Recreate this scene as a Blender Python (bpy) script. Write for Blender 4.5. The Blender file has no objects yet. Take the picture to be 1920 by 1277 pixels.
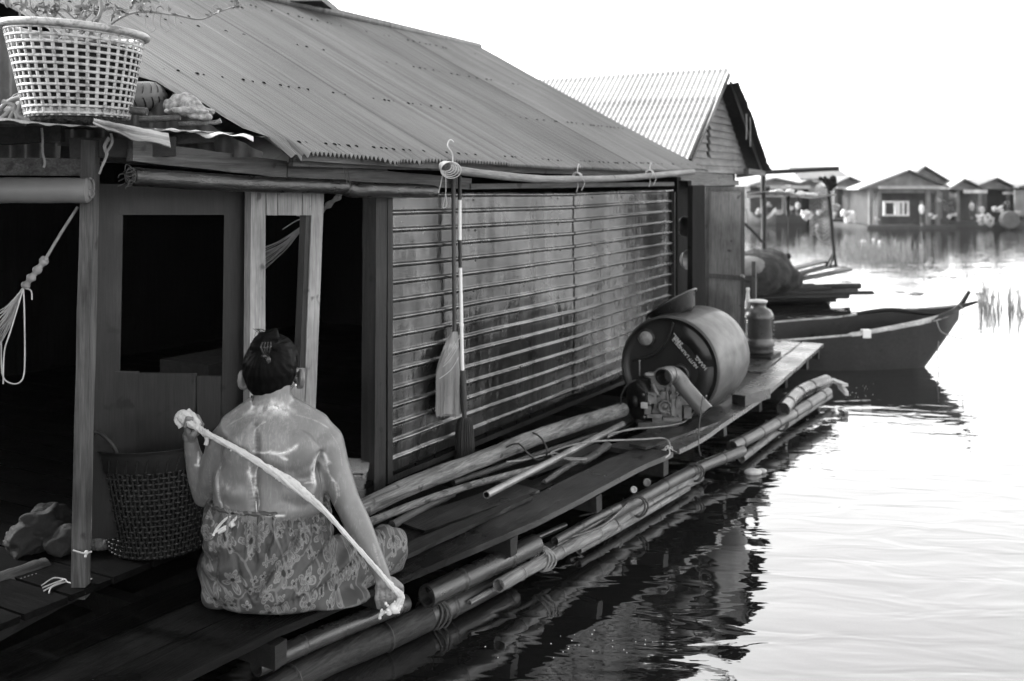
import bpy, bmesh, math, random
from math import sin, cos, pi, radians, sqrt, atan2, hypot
from mathutils import Vector as V, Matrix, noise, Quaternion
from mathutils.bvhtree import BVHTree
random.seed(7)
SC = bpy.context.scene
COL = SC.collection
# ------------------------------------------------------------------ camera
CAMZ = 1.3                      # eye height above the walkway boards (z = 0); water at -0.3
HZ = 350.0; FPX = 1860.0; WATER = -0.3
cd = bpy.data.cameras.new('camera'); cam = bpy.data.objects.new('camera', cd); COL.objects.link(cam)
cam.location = (0, 0, CAMZ); cam.rotation_euler = (pi/2, 0, 0)
cd.sensor_width = 36; cd.lens = FPX/1920*36
cd.shift_y = -(638.5-HZ)/1920
cd.clip_start = 0.05; cd.clip_end = 3000
cd.dof.use_dof = True; cd.dof.focus_distance = 3.3; cd.dof.aperture_fstop = 3.2
SC.camera = cam
# ------------------------------------------------------------------ light
SUN = V((-0.80, 0.30, 0.50)).normalized()
w = bpy.data.worlds.new('World'); SC.world = w; w.use_nodes = True
wn = w.node_tree; wn.nodes.clear()
sky = wn.nodes.new('ShaderNodeTexSky'); sky.sky_type = 'NISHITA'; sky.sun_disc = False
sky.sun_elevation = math.asin(SUN.z); sky.sun_rotation = atan2(SUN.x, SUN.y)
sky.air_density = 1.0; sky.dust_density = 2.0; sky.ozone_density = 1.0
bw = wn.nodes.new('ShaderNodeRGBToBW'); bg = wn.nodes.new('ShaderNodeBackground'); wo = wn.nodes.new('ShaderNodeOutputWorld')
wn.links.new(sky.outputs[0], bw.inputs[0]); wn.links.new(bw.outputs[0], bg.inputs[0]); wn.links.new(bg.outputs[0], wo.inputs[0])
bg.inputs[1].default_value = 0.15
sd = bpy.data.lights.new('sun', 'SUN'); so = bpy.data.objects.new('sun', sd); COL.objects.link(so)
sd.energy = 0.7; sd.angle = radians(6.0); sd.color = (1, 1, 1)
so.rotation_euler = SUN.to_track_quat('Z', 'Y').to_euler()
SC.view_settings.view_transform = 'Standard'; SC.view_settings.look = 'None'
SC.view_settings.exposure = 3.0; SC.view_settings.gamma = 1.0
SC.cycles.max_bounces = 6; SC.cycles.glossy_bounces = 4; SC.cycles.diffuse_bounces = 3

# ------------------------------------------------------------------ frames of reference
U = V((0.4927, 0.8702, 0)); N = V((0.8702, -0.4927, 0)); O = V((-2.89, 0, 0)); Z = V((0, 0, 1))
def H(s, t, z=0): return O + U*s + N*t + Z*z               # house frame: s along the wall, t out over the water
def D(px, py, Y): return V(((px-960)/FPX*Y, Y, CAMZ+(HZ-py)/FPX*Y))
def W(px, py, z=0.0):
    Y = FPX*(CAMZ-z)/(py-HZ); return V(((px-960)/FPX*Y, Y, z))
def T(px, py, t=0.0):
    a = -2.89+t/0.8702; Y = a/((px-960)/FPX-0.5662); return D(px, py, Y)
def st(p):
    d = p-O; return d.dot(U), d.dot(N)
# ------------------------------------------------------------------ node materials
MATS = {}
class NB:
    def __init__(s, name):
        s.m = bpy.data.materials.new(name); s.m.use_nodes = True; s.t = s.m.node_tree; s.t.nodes.clear()
        s.out = s.n('ShaderNodeOutputMaterial'); s.p = s.n('ShaderNodeBsdfPrincipled'); s.l(s.p.outputs[0], s.out.inputs[0])
        s.co = s.n('ShaderNodeTexCoord').outputs['Object']; MATS[name] = s.m
    def n(s, t): return s.t.nodes.new(t)
    def l(s, a, b): s.t.links.new(a, b)
    def setv(s, sock, v):
        if hasattr(v, 'is_linked') or hasattr(v, 'links'): s.l(v, sock)
        elif isinstance(v, (int, float)) and sock.type in ('RGBA',): sock.default_value = (v, v, v, 1)
        else: sock.default_value = v
    def M(s, op, a, b=0.0, c=0.0, clamp=False):
        n = s.n('ShaderNodeMath'); n.operation = op; n.use_clamp = clamp
        s.setv(n.inputs[0], a); s.setv(n.inputs[1], b); s.setv(n.inputs[2], c); return n.outputs[0]
    def map(s, scale=(1, 1, 1), rot=0.0, loc=(0, 0, 0), src=None):
        src = src or s.co
        if rot:
            n = s.n('ShaderNodeMapping'); n.inputs['Rotation'].default_value = (0, 0, rot); s.l(src, n.inputs[0]); src = n.outputs[0]
        n = s.n('ShaderNodeMapping'); n.inputs['Scale'].default_value = scale; n.inputs['Location'].default_value = loc
        s.l(src, n.inputs[0]); return n.outputs[0]
    def noise(s, vec, scale=1.0, detail=4, rough=.55, dist=0.0):
        n = s.n('ShaderNodeTexNoise'); s.l(vec, n.inputs['Vector']); n.inputs['Scale'].default_value = scale
        n.inputs['Detail'].default_value = detail; n.inputs['Roughness'].default_value = rough; n.inputs['Distortion'].default_value = dist
        return n.outputs[0]
    def ramp(s, f, a, b, va=0.0, vb=1.0):
        n = s.n('ShaderNodeMapRange'); s.l(f, n.inputs[0]); n.inputs[1].default_value = a; n.inputs[2].default_value = b
        s.setv(n.inputs[3], va); s.setv(n.inputs[4], vb); return n.outputs[0]
    def bump(s, h, strength=.5, dist=.01, prev=None):
        n = s.n('ShaderNodeBump'); n.inputs['Strength'].default_value = strength; n.inputs['Distance'].default_value = dist
        s.l(h, n.inputs['Height'])
        if prev: s.l(prev, n.inputs['Normal'])
        return n.outputs[0]
    def set(s, **k):
        for a, b in k.items():
            nm = {'base': 'Base Color', 'rough': 'Roughness', 'metal': 'Metallic', 'spec': 'Specular IOR Level', 'ior': 'IOR',
                  'normal': 'Normal', 'coat': 'Coat Weight', 'coatr': 'Coat Roughness', 'alpha': 'Alpha', 'sss': 'Subsurface Weight', 'trans': 'Transmission Weight'}[a]
            if nm == 'Base Color' and hasattr(b, 'links'):
                s.l(b, s.p.inputs[nm])
            else: s.setv(s.p.inputs[nm], b)
        return s.m
UROT = -atan2(U.y, U.x)
def grey(name, v, rough=.7, var=.35, scale=6, metal=0, spec=.4, bump=.2, bscale=40, bdist=.004, stretch=(1, 1, 1), rot=0.0, coat=0, stain=0):
    b = NB(name); c = b.map(stretch, rot)
    n1 = b.noise(c, scale, 5, .6); base = b.ramp(n1, .3, .7, v*(1-var), v*(1+var))
    if stain:
        n3 = b.noise(b.map(loc=(3, 1, 2)), scale*.6, 6, .7, .6); k = b.ramp(n3, .5, .62, 1.0, 1-stain); base = b.M('MULTIPLY', base, k)
    n2 = b.noise(c, bscale, 4, .6)
    return b.set(base=base, rough=b.ramp(n2, .3, .7, max(.02, rough-.1), min(1, rough+.1)), metal=metal, spec=spec, coat=coat, normal=b.bump(n2, bump, bdist))
def wood(name, v, axis='u', rough=.6, var=.5, spec=.22, bump=.5, fine=1.0, coat=0, wet=False):
    b = NB(name)
    st_ = {'u': (1.2, 22, 22), 'v': (22, 1.2, 22), 'z': (22, 22, 1.2)}[axis]
    c = b.map(tuple(x*fine for x in st_), UROT)
    g = b.noise(c, 2.2, 6, .65, .8); f = b.noise(c, 9, 3, .6); big = b.noise(b.map(), 3.0, 4, .6)
    base = b.ramp(g, .32, .68, v*(1-var), v*(1+var)); base = b.M('MULTIPLY', base, b.ramp(f, .35, .62, .72, 1.15))
    base = b.M('MULTIPLY', base, b.ramp(big, .35, .65, .65, 1.3))
    kn = b.noise(b.map(loc=(5, 5, 5)), 14, 2, .5); base = b.M('MULTIPLY', base, b.ramp(kn, .66, .72, 1, .35))
    h = b.M('ADD', g, b.M('MULTIPLY', f, .5))
    if wet:      # boards soaked by the wash water round the bather (a stain with a ragged edge)
        ge = b.n('ShaderNodeNewGeometry'); sx = b.n('ShaderNodeSeparateXYZ'); b.l(ge.outputs['Position'], sx.inputs[0])
        d = b.M('ADD', sx.outputs[1], b.M('MULTIPLY', b.M('SUBTRACT', big, .5), 2.4)); k = b.ramp(d, 3.2, 4.4, .18, 1.0)
        base = b.M('MULTIPLY', base, k); spec = b.M('MULTIPLY', k, spec)
    return b.set(base=base, rough=b.ramp(big, .3, .7, max(.05, rough-.15), min(1, rough+.15)), spec=spec, coat=coat, normal=b.bump(h, bump, .004))
# ------------------------------------------------------------------ mesh collector
class MB:
    def __init__(s): s.v = []; s.f = []; s.mi = []; s.sm = []
    def add(s, vs, fs, sm=False, mi=0):
        b = len(s.v); s.v += [tuple(x) for x in vs]
        for f in fs: s.f.append(tuple(i+b for i in f)); s.mi.append(mi); s.sm.append(sm)
        return s
    def box(s, c, h, ax=None, mi=0):
        ax = ax or (V((1, 0, 0)), V((0, 1, 0)), Z); c = V(c)
        vs = [c+ax[0]*h[0]*i+ax[1]*h[1]*j+ax[2]*h[2]*k for i in (-1, 1) for j in (-1, 1) for k in (-1, 1)]
        return s.add(vs, [(0, 1, 3, 2), (4, 6, 7, 5), (0, 4, 5, 1), (2, 3, 7, 6), (0, 2, 6, 4), (1, 5, 7, 3)], False, mi)
    def beam(s, a, b, wd, th, up=Z, mi=0, n=1, jit=0.0, wd2=None):
        """a plank from a to b; wd across, th along up; n segments with ragged edges"""
        a = V(a); b = V(b); d = (b-a).normalized(); sd = d.cross(up).normalized(); up2 = sd.cross(d).normalized()
        vs = []; fs = []; wd2 = wd if wd2 is None else wd2
        for i in range(n+1):
            c = a.lerp(b, i/n); q = (wd+(wd2-wd)*i/n)/2
            for sg in ((-1, -1), (1, -1), (1, 1), (-1, 1)):
                j1 = random.uniform(-jit, jit); j2 = random.uniform(-jit, jit)*.5
                vs.append(c+sd*(sg[0]*q+j1)+up2*(sg[1]*th/2+j2)+d*(random.uniform(-jit, jit) if i in (0, n) else 0))
        for i in range(n):
            for k in range(4): fs.append((i*4+k, (i+1)*4+k, (i+1)*4+(k+1) % 4, i*4+(k+1) % 4))
        fs += [(0, 1, 2, 3), (n*4+3, n*4+2, n*4+1, n*4)]
        return s.add(vs, fs, False, mi)
    def tube(s, pts, r, n=10, caps=True, mi=0, sq=(1, 1), up=None, sm=True, jit=0.0, twist=0.0):
        pts = [V(p) for p in pts]; m = len(pts); vs = []; fs = []
        if not hasattr(r, '__len__'): r = [r]*m
        t0 = (pts[1]-pts[0]).normalized(); u0 = (up or (Z if abs(t0.z) < .9 else V((1, 0, 0))))
        x = (u0-t0*u0.dot(t0)).normalized()
        for i, p in enumerate(pts):
            t = (pts[min(i+1, m-1)]-pts[max(i-1, 0)]).normalized()
            x = (x-t*x.dot(t)).normalized(); y = t.cross(x)
            for k in range(n):
                a = 2*pi*k/n+twist*i; rr = r[i]*(1+(random.uniform(-jit, jit) if jit else 0))
                vs.append(p+x*cos(a)*rr*sq[0]+y*sin(a)*rr*sq[1])
        for i in range(m-1):
            for k in range(n): fs.append((i*n+k, i*n+(k+1) % n, (i+1)*n+(k+1) % n, (i+1)*n+k))
        s.add(vs, fs, sm, mi)
        if caps:
            s.add(vs[:n], [tuple(range(n))[::-1]], False, mi); s.add(vs[-n:], [tuple(range(n))], False, mi)
        return s
    def lathe(s, prof, c, ax=Z, n=32, mi=0, sm=True, a0=0, a1=2*pi, ref=None):
        c = V(c); ax = V(ax).normalized(); ref = ref or (V((1, 0, 0)) if abs(ax.x) < .9 else V((0, 1, 0)))
        x = (ref-ax*ref.dot(ax)).normalized(); y = ax.cross(x); full = abs(a1-a0-2*pi) < 1e-6; k_ = n if full else n+1
        vs = [c+ax*z+(x*cos(a0+(a1-a0)*k/n)+y*sin(a0+(a1-a0)*k/n))*r for (r, z) in prof for k in range(k_)]
        fs = [(i*k_+k, i*k_+(k+1) % k_, (i+1)*k_+(k+1) % k_, (i+1)*k_+k) for i in range(len(prof)-1) for k in range(n)]
        return s.add(vs, fs, sm, mi)
    def ell(s, c, r, ax=None, n=16, mi=0):
        ax = ax or (V((1, 0, 0)), V((0, 1, 0)), Z); c = V(c); m = n//2+1
        if not hasattr(r, '__len__'): r = (r, r, r)
        vs = [c+ax[2]*r[2]]; 
        for i in range(1, m):
            ph = pi*i/m
            for k in range(n):
                a = 2*pi*k/n; vs.append(c+ax[0]*r[0]*sin(ph)*cos(a)+ax[1]*r[1]*sin(ph)*sin(a)+ax[2]*r[2]*cos(ph))
        vs.append(c-ax[2]*r[2]); fs = []
        for k in range(n):
            fs.append((0, 1+k, 1+(k+1) % n)); e = 1+(m-2)*n; fs.append((len(vs)-1, e+(k+1) % n, e+k))
        for i in range(m-2):
            for k in range(n): fs.append((1+i*n+k, 1+(i+1)*n+k, 1+(i+1)*n+(k+1) % n, 1+i*n+(k+1) % n))
        return s.add(vs, fs, True, mi)
    def limb(s, pts, rs, n=16):
        """tapered limb: spheres and cones, later fused by a remesh"""
        for i, (p, r) in enumerate(zip(pts, rs)):
            s.ell(p, r, n=n)
            if i:
                a = V(pts[i-1]); b = V(p); k = 5
                s.tube([a.lerp(b, j/k) for j in range(k+1)], [rs[i-1]+(r-rs[i-1])*j/k for j in range(k+1)], n)
        return s
    def rings(s, rs, n=40, caps=True):
        """rs: list of (centre, half width along X, half depth along Y [, n exponent])"""
        vs = [V(c)+V((cos(2*pi*k/n)*a, sin(2*pi*k/n)*b, 0)) for (c, a, b) in rs for k in range(n)]
        m = len(rs); fs = [(i*n+k, i*n+(k+1) % n, (i+1)*n+(k+1) % n, (i+1)*n+k) for i in range(m-1) for k in range(n)]
        if caps: fs += [tuple(range(n))[::-1], tuple(range((m-1)*n, m*n))]
        return s.add(vs, fs, True)
    def grid(s, P, sm=True, mi=0):
        r = len(P); c = len(P[0]); return s.add([p for row in P for p in row], [(i*c+j, i*c+j+1, (i+1)*c+j+1, (i+1)*c+j) for i in range(r-1) for j in range(c-1)], sm, mi)
    def prism(s, poly, off, mi=0):
        """polygon (3D points) extruded by vector off"""
        n = len(poly); vs = [V(p) for p in poly]+[V(p)+V(off) for p in poly]
        return s.add(vs, [tuple(range(n))[::-1], tuple(range(n, 2*n))]+[(i, (i+1) % n, n+(i+1) % n, n+i) for i in range(n)], False, mi)
def spline(pts, k=6, closed=False):
    pts = [V(p) for p in pts]; out = []
    for i in range(len(pts)-1):
        p0 = pts[max(i-1, 0)]; p1 = pts[i]; p2 = pts[i+1]; p3 = pts[min(i+2, len(pts)-1)]
        for j in range(k):
            t = j/k; out.append(.5*((2*p1)+(p2-p0)*t+(2*p0-5*p1+4*p2-p3)*t*t+(3*p1-p0-3*p2+p3)*t**3))
    out.append(pts[-1]); return out
ORG = {}
def mesh_obj(name, mb, mats, org):
    me = bpy.data.meshes.new(name); me.from_pydata([tuple(V(p)-org) for p in mb.v], [], mb.f); me.update()
    for m in (mats if isinstance(mats, (list, tuple)) else [mats]): me.materials.append(m)
    me.polygons.foreach_set('material_index', mb.mi); me.polygons.foreach_set('use_smooth', mb.sm); me.update()
    bm = bmesh.new(); bm.from_mesh(me); bmesh.ops.recalc_face_normals(bm, faces=bm.faces); bm.to_mesh(me); bm.free()
    o = bpy.data.objects.new(name, me); COL.objects.link(o); return o
def thing(name, label, cat, loc, group=None):
    o = bpy.data.objects.new(name, None); COL.objects.link(o); o.location = loc; o.empty_display_size = .1
    o['label'] = label; o['category'] = cat; ORG[o.name] = V(loc)
    if group: o['group'] = group
    return o
def part(name, mb, mats, parent, label=None):
    org = ORG[parent.name]; o = mesh_obj(name, mb, mats, org); o.parent = parent; ORG[o.name] = org
    if label: o['label'] = label
    return o
def solo(name, label, cat, mb, mats, group=None, loc=None, kind=None):
    xs = [p[0] for p in mb.v]; ys = [p[1] for p in mb.v]; zs = [p[2] for p in mb.v]
    loc = V(loc) if loc is not None else V(((min(xs)+max(xs))/2, (min(ys)+max(ys))/2, min(zs)))
    o = mesh_obj(name, mb, mats, loc); o.location = loc; ORG[o.name] = loc
    if label: o['label'] = label
    if cat: o['category'] = cat
    if group: o['group'] = group
    if kind: o['kind'] = kind
    return o
def fuse(name, mb, mat, parent=None, voxel=.005, smooth=6, org=None, disp=None):
    """join overlapping closed shapes into one continuous skin"""
    me = bpy.data.meshes.new('raw'); me.from_pydata(mb.v, [], mb.f); me.update()
    t = bpy.data.objects.new('raw', me); COL.objects.link(t)
    r = t.modifiers.new('r', 'REMESH'); r.mode = 'VOXEL'; r.voxel_size = voxel
    if smooth:
        q = t.modifiers.new('s', 'SMOOTH'); q.factor = .5; q.iterations = smooth
    bpy.context.view_layer.update(); dg = bpy.context.evaluated_depsgraph_get()
    nm = bpy.data.meshes.new_from_object(t.evaluated_get(dg)); bpy.data.objects.remove(t)
    org = org if org is not None else (ORG[parent.name] if parent else V((0, 0, 0)))
    if disp:
        cs_ = [v.co.copy() for v in nm.vertices]; ns_ = [v.normal.copy() for v in nm.vertices]
        nm.vertices.foreach_set('co', [x for c, q in zip(cs_, ns_) for x in disp(c, q)])
    for v in nm.vertices: v.co -= org
    nm.materials.clear(); nm.materials.append(mat); nm.polygons.foreach_set('use_smooth', [True]*len(nm.polygons)); nm.update(); nm.name = name
    o = bpy.data.objects.new(name, nm); COL.objects.link(o); ORG[o.name] = org
    if parent: o.parent = parent
    else: o.location = org
    return o
import numpy as np
def relax(o, its, keep, rad):
    """smooth a mesh everywhere except within rad of the points in keep (hands, ears)"""
    me = o.data; n = len(me.vertices); co = np.zeros(n*3); me.vertices.foreach_get('co', co); co = co.reshape(n, 3)
    e = np.zeros(len(me.edges)*2, dtype=np.int64); me.edges.foreach_get('vertices', e); e = e.reshape(-1, 2); org = np.array(ORG[o.name])
    wgt = np.ones(n)
    for k in keep: wgt = np.minimum(wgt, np.clip((np.linalg.norm(co+org-np.array(k), axis=1)-rad)/(rad*.5), 0, 1))
    deg = np.bincount(e.ravel(), minlength=n).astype(float)
    for _ in range(its):
        acc = np.stack([np.bincount(e[:, 0], co[e[:, 1], a], n)+np.bincount(e[:, 1], co[e[:, 0], a], n) for a in range(3)], 1)/deg[:, None]
        co = co+(acc-co)*(.6*wgt)[:, None]
    me.vertices.foreach_set('co', co.ravel()); me.update()
def struct(o): o['kind'] = 'structure'; return o
def nz(*a): return noise.noise(V(a))
def poly_t(tab, s):
    for (a, x), (b, y) in zip(tab, tab[1:]):
        if s <= b: return x+(y-x)*(s-a)/(b-a)
    return tab[-1][1]

# ------------------------------------------------------------------ materials
def make_roofmat(name, v, axis_rot, metal=.25, rough=.5):
    b = NB(name); c = b.map((16, .35, .35), axis_rot); n1 = b.noise(c, 2.0, 5, .6); n2 = b.noise(b.map((60, .8, .8), axis_rot), 2, 3, .5)
    big = b.noise(b.map(), 1.4, 5, .6); base = b.ramp(n1, .3, .7, v*.8, v*1.2); base = b.M('MULTIPLY', base, b.ramp(n2, .35, .65, .93, 1.05))
    base = b.M('MULTIPLY', base, b.ramp(big, .3, .7, .85, 1.15))
    st_ = b.noise(b.map((9, 1.0, 1.0), axis_rot, (4, 2, 1)), 2.0, 4, .7); base = b.M('MULTIPLY', base, b.ramp(st_, .6, .72, 1.0, .84)); sn_ = b.n('ShaderNodeSeparateXYZ'); b.l(b.map((1/.72, 1, 1), axis_rot, (.415, 0, 0)), sn_.inputs[0]); wn_ = b.n('ShaderNodeTexWhiteNoise'); wn_.noise_dimensions = '1D'; b.l(b.M('FLOOR', sn_.outputs[0]), wn_.inputs['W']); base = b.M('MULTIPLY', base, b.ramp(wn_.outputs[0], 0, 1, .86, 1.12)); fr_ = b.M('FRACT', sn_.outputs[0]); base = b.M('MULTIPLY', base, b.ramp(b.M('ABSOLUTE', b.M('SUBTRACT', fr_, .5)), .485, .498, 1.0, .45)); sk = b.noise(b.map((34, .2, .2), axis_rot, (2, 7, 1)), 1.6, 3, .5); base = b.M('MULTIPLY', base, b.ramp(sk, .57, .63, 1.0, .72)); base = b.M('MULTIPLY', base, b.ramp(sk, .32, .40, 1.12, 1.0))
    return b.set(base=base, metal=metal, rough=rough, spec=.4, normal=b.bump(n1, .2, .003))
ROOF = make_roofmat('old_zinc_roof', .112, UROT)
ROOF2 = make_roofmat('bright_zinc_roof', .34, UROT, .2, .45)
RUST = grey('rusty_sheet', .04, .6, .5, 8, metal=.3, stain=.6, bump=.3)
SHEETHI = grey('bent_pale_sheet', .22, .5, .35, 10, metal=.2, stain=.5)
WOODG = wood('weathered_board_along', .06, 'u'); WOODV = wood('weathered_board_across', .08, 'v'); WOODZ = wood('weathered_board_upright', .05, 'z')
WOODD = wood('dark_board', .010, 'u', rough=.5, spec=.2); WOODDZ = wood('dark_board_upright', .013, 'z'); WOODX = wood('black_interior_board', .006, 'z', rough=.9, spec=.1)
DECK = wood('wet_deck_board', .014, 'u', rough=.36, spec=.4, bump=.8, wet=True); DECKN = wood('soaked_black_board', .003, 'u', rough=.42, spec=.08, bump=.6)
DECKF = wood('worn_pale_deck_board', .035, 'u', rough=.28, spec=.6, bump=.9)
LOG = wood('peeled_log', .12, 'u', rough=.7, var=.65, bump=1.0); LOGD = wood('dark_log', .045, 'u', rough=.5, bump=.8)
BAMB = wood('wet_bamboo', .03, 'u', rough=.38, var=.6, spec=.5, bump=.3); BAMBL = wood('pale_bamboo', .13, 'u', rough=.5, var=.6, bump=.4); BAMBD = wood('black_bamboo', .02, 'u', rough=.3, spec=.5, bump=.2)
DOORL = wood('lit_painted_board', .16, 'z', rough=.55, var=.14, bump=.2); DOORD = wood('shaded_painted_board', .012, 'z', rough=.55, var=.2, bump=.2)  # board tones carry painted light: panel facing the sky pale, partition turned away dark
TARP = grey('black_tarpaulin', .007, .33, .3, 5, spec=.4, bump=.5, bscale=14, bdist=.01, stretch=(1, 4, 4), rot=UROT)
TARPW = grey('pale_tarpaulin', .11, .5, .15, 5, bump=.2, bscale=12)
ROPE = grey('grey_rope', .16, .8, .3, 30); ROPEW = grey('pale_string', .30, .8, .25, 30); ROPED = grey('dark_rope', .03, .7, .3, 30)
RUBBER = grey('tyre_rubber', .06, .55, .3, 10, spec=.3)
PLW = grey('white_plastic_mesh', .27, .4, .25, 60, stain=.6, bump=.1)
PLD = grey('dark_green_plastic', .012, .45, .3, 9, spec=.25, bump=.2)
METAL = grey('cast_engine_metal', .09, .45, .6, 14, metal=.5, bump=.5); METALL = grey('engine_alloy', .12, .45, .4, 20, metal=.5)
BLACK = grey('black_paint', .006, .5, .3, 10)
PVC = grey('grey_pvc_pipe', .07, .35, .12, 8, spec=.5, bump=.1)
DRUM = grey('blue_drum_plastic', .026, .45, .25, 5, spec=.3, bump=.12, bscale=8, stain=.25, coat=.1)
DRUMF = grey('drum_end_plastic', .007, .38, .2, 6, spec=.4, bump=.3, bscale=6)
WHITE = grey('white_paint', .55, .5, .1, 12); WHITED = grey('worn_white_paint', .30, .5, .4, 14)
CLAY = grey('brown_glazed_clay', .03, .35, .45, 8, spec=.5, bump=.2)
BASIN = grey('dark_basin_plastic', .012, .35, .2, 6, spec=.5)
CLOTHD = grey('dark_cloth', .03, .85, .4, 6, bump=.5, bscale=12, bdist=.01)
CLOTHW = grey('printed_cloth', .22, .85, .6, 60, stain=.5)
FOAM = grey('soap_foam', .48, .6, .08, 20, bump=.3, bscale=60)
TOWEL = grey('scrubbing_cloth', .40, .8, .12, 40, bump=.8, bscale=110, bdist=.004)
HAIRM = grey('black_hair', .0015, .5, .4, 8, spec=.05, bump=.25, bscale=12, bdist=.003, stretch=(7, 2, 1))
STRAW = grey('broom_straw', .15, .8, .35, 5, bump=.6, bscale=30, stretch=(5, 5, .4)); MOP = grey('mop_rags', .016, .85, .5, 8, stretch=(5, 5, .5))
LEAF = grey('leaf', .16, .6, .4, 9); BARK = grey('stem_bark', .16, .8, .3, 20); MOSS = grey('coir_matting', .018, .95, .5, 30, bump=1, bscale=60, bdist=.02)
EYE = grey('eye_white', .6, .2, .05)
def mk_clear():
    b = NB('clear_plastic'); b.set(base=.35, rough=.15, alpha=.45, spec=.6); return b.m
CLEAR = mk_clear()
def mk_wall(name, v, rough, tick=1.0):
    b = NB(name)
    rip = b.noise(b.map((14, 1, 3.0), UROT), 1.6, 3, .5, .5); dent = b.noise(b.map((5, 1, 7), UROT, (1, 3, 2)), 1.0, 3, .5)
    bl = b.noise(b.map((1.5, 1, .9), UROT), 1.6, 5, .62, .7); refl_band = b.noise(b.map((5.5, 1, .35), UROT, (2, 0, 5)), 1.0, 3, .6, .4)
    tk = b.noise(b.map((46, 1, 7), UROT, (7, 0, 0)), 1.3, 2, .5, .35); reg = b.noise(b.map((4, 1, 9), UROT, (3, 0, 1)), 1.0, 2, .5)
    base = b.ramp(bl, .36, .64, v*.5, v*1.5); base = b.M('MULTIPLY', base, b.ramp(refl_band, .36, .56, .35, 1.15))  # patches and vertical bands paint reflections of the surroundings into the base colour
    t_ = b.M('MULTIPLY', b.ramp(tk, .52, .62, 0, 1), b.ramp(reg, .40, .58, .1, 1)); base = b.M('ADD', base, b.M('MULTIPLY', t_, v*.5*tick)); base = b.M('MULTIPLY', base, b.ramp(tk, .30, .44, .88, 1))  # pale ticks paint in glints on the small dents
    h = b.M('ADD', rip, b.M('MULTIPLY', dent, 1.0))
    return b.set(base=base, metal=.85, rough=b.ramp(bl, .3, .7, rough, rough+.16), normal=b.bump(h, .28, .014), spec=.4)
RIB = mk_wall('zinc_rib_skylit', .12, .18, .3)  # lighter copy of the sheet: sky light on the ribs put into the colour
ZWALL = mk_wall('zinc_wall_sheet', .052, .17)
def mk_skin():
    b = NB('wet_skin'); n1 = b.noise(b.map(), 9, 4, .6); n2 = b.noise(b.map((70, 70, 14), .3), 1.5, 3, .6, 1.5); sm = b.noise(b.map((3, 3, 3), 0, (1.3, .4, 2.2)), 2.2, 5, .6, 1.2)
    base = b.ramp(n1, .3, .7, .085, .125); soap = b.M('MULTIPLY', b.ramp(n2, .46, .72, 0, 1), b.ramp(sm, .42, .62, .05, 1)); 
    base = b.M('ADD', base, b.M('MULTIPLY', soap, .085))
    at = b.n('ShaderNodeAttribute'); at.attribute_name = 'soap'; brk = b.ramp(b.noise(b.map((1, 1, 1), 0, (6, 6, 6)), 45, 4, .65), .34, .64, .1, 1); base = b.M('ADD', base, b.M('MULTIPLY', b.M('MULTIPLY', b.M('POWER', at.outputs['Fac'], 1.4), brk), .46))
    return b.set(base=base, rough=b.ramp(n2, .35, .65, .30, .5), spec=.45, coat=.12, coatr=.25, normal=b.bump(b.M('ADD', n1, b.M('MULTIPLY', n2, .35)), .18, .004))
SKIN = mk_skin()
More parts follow.
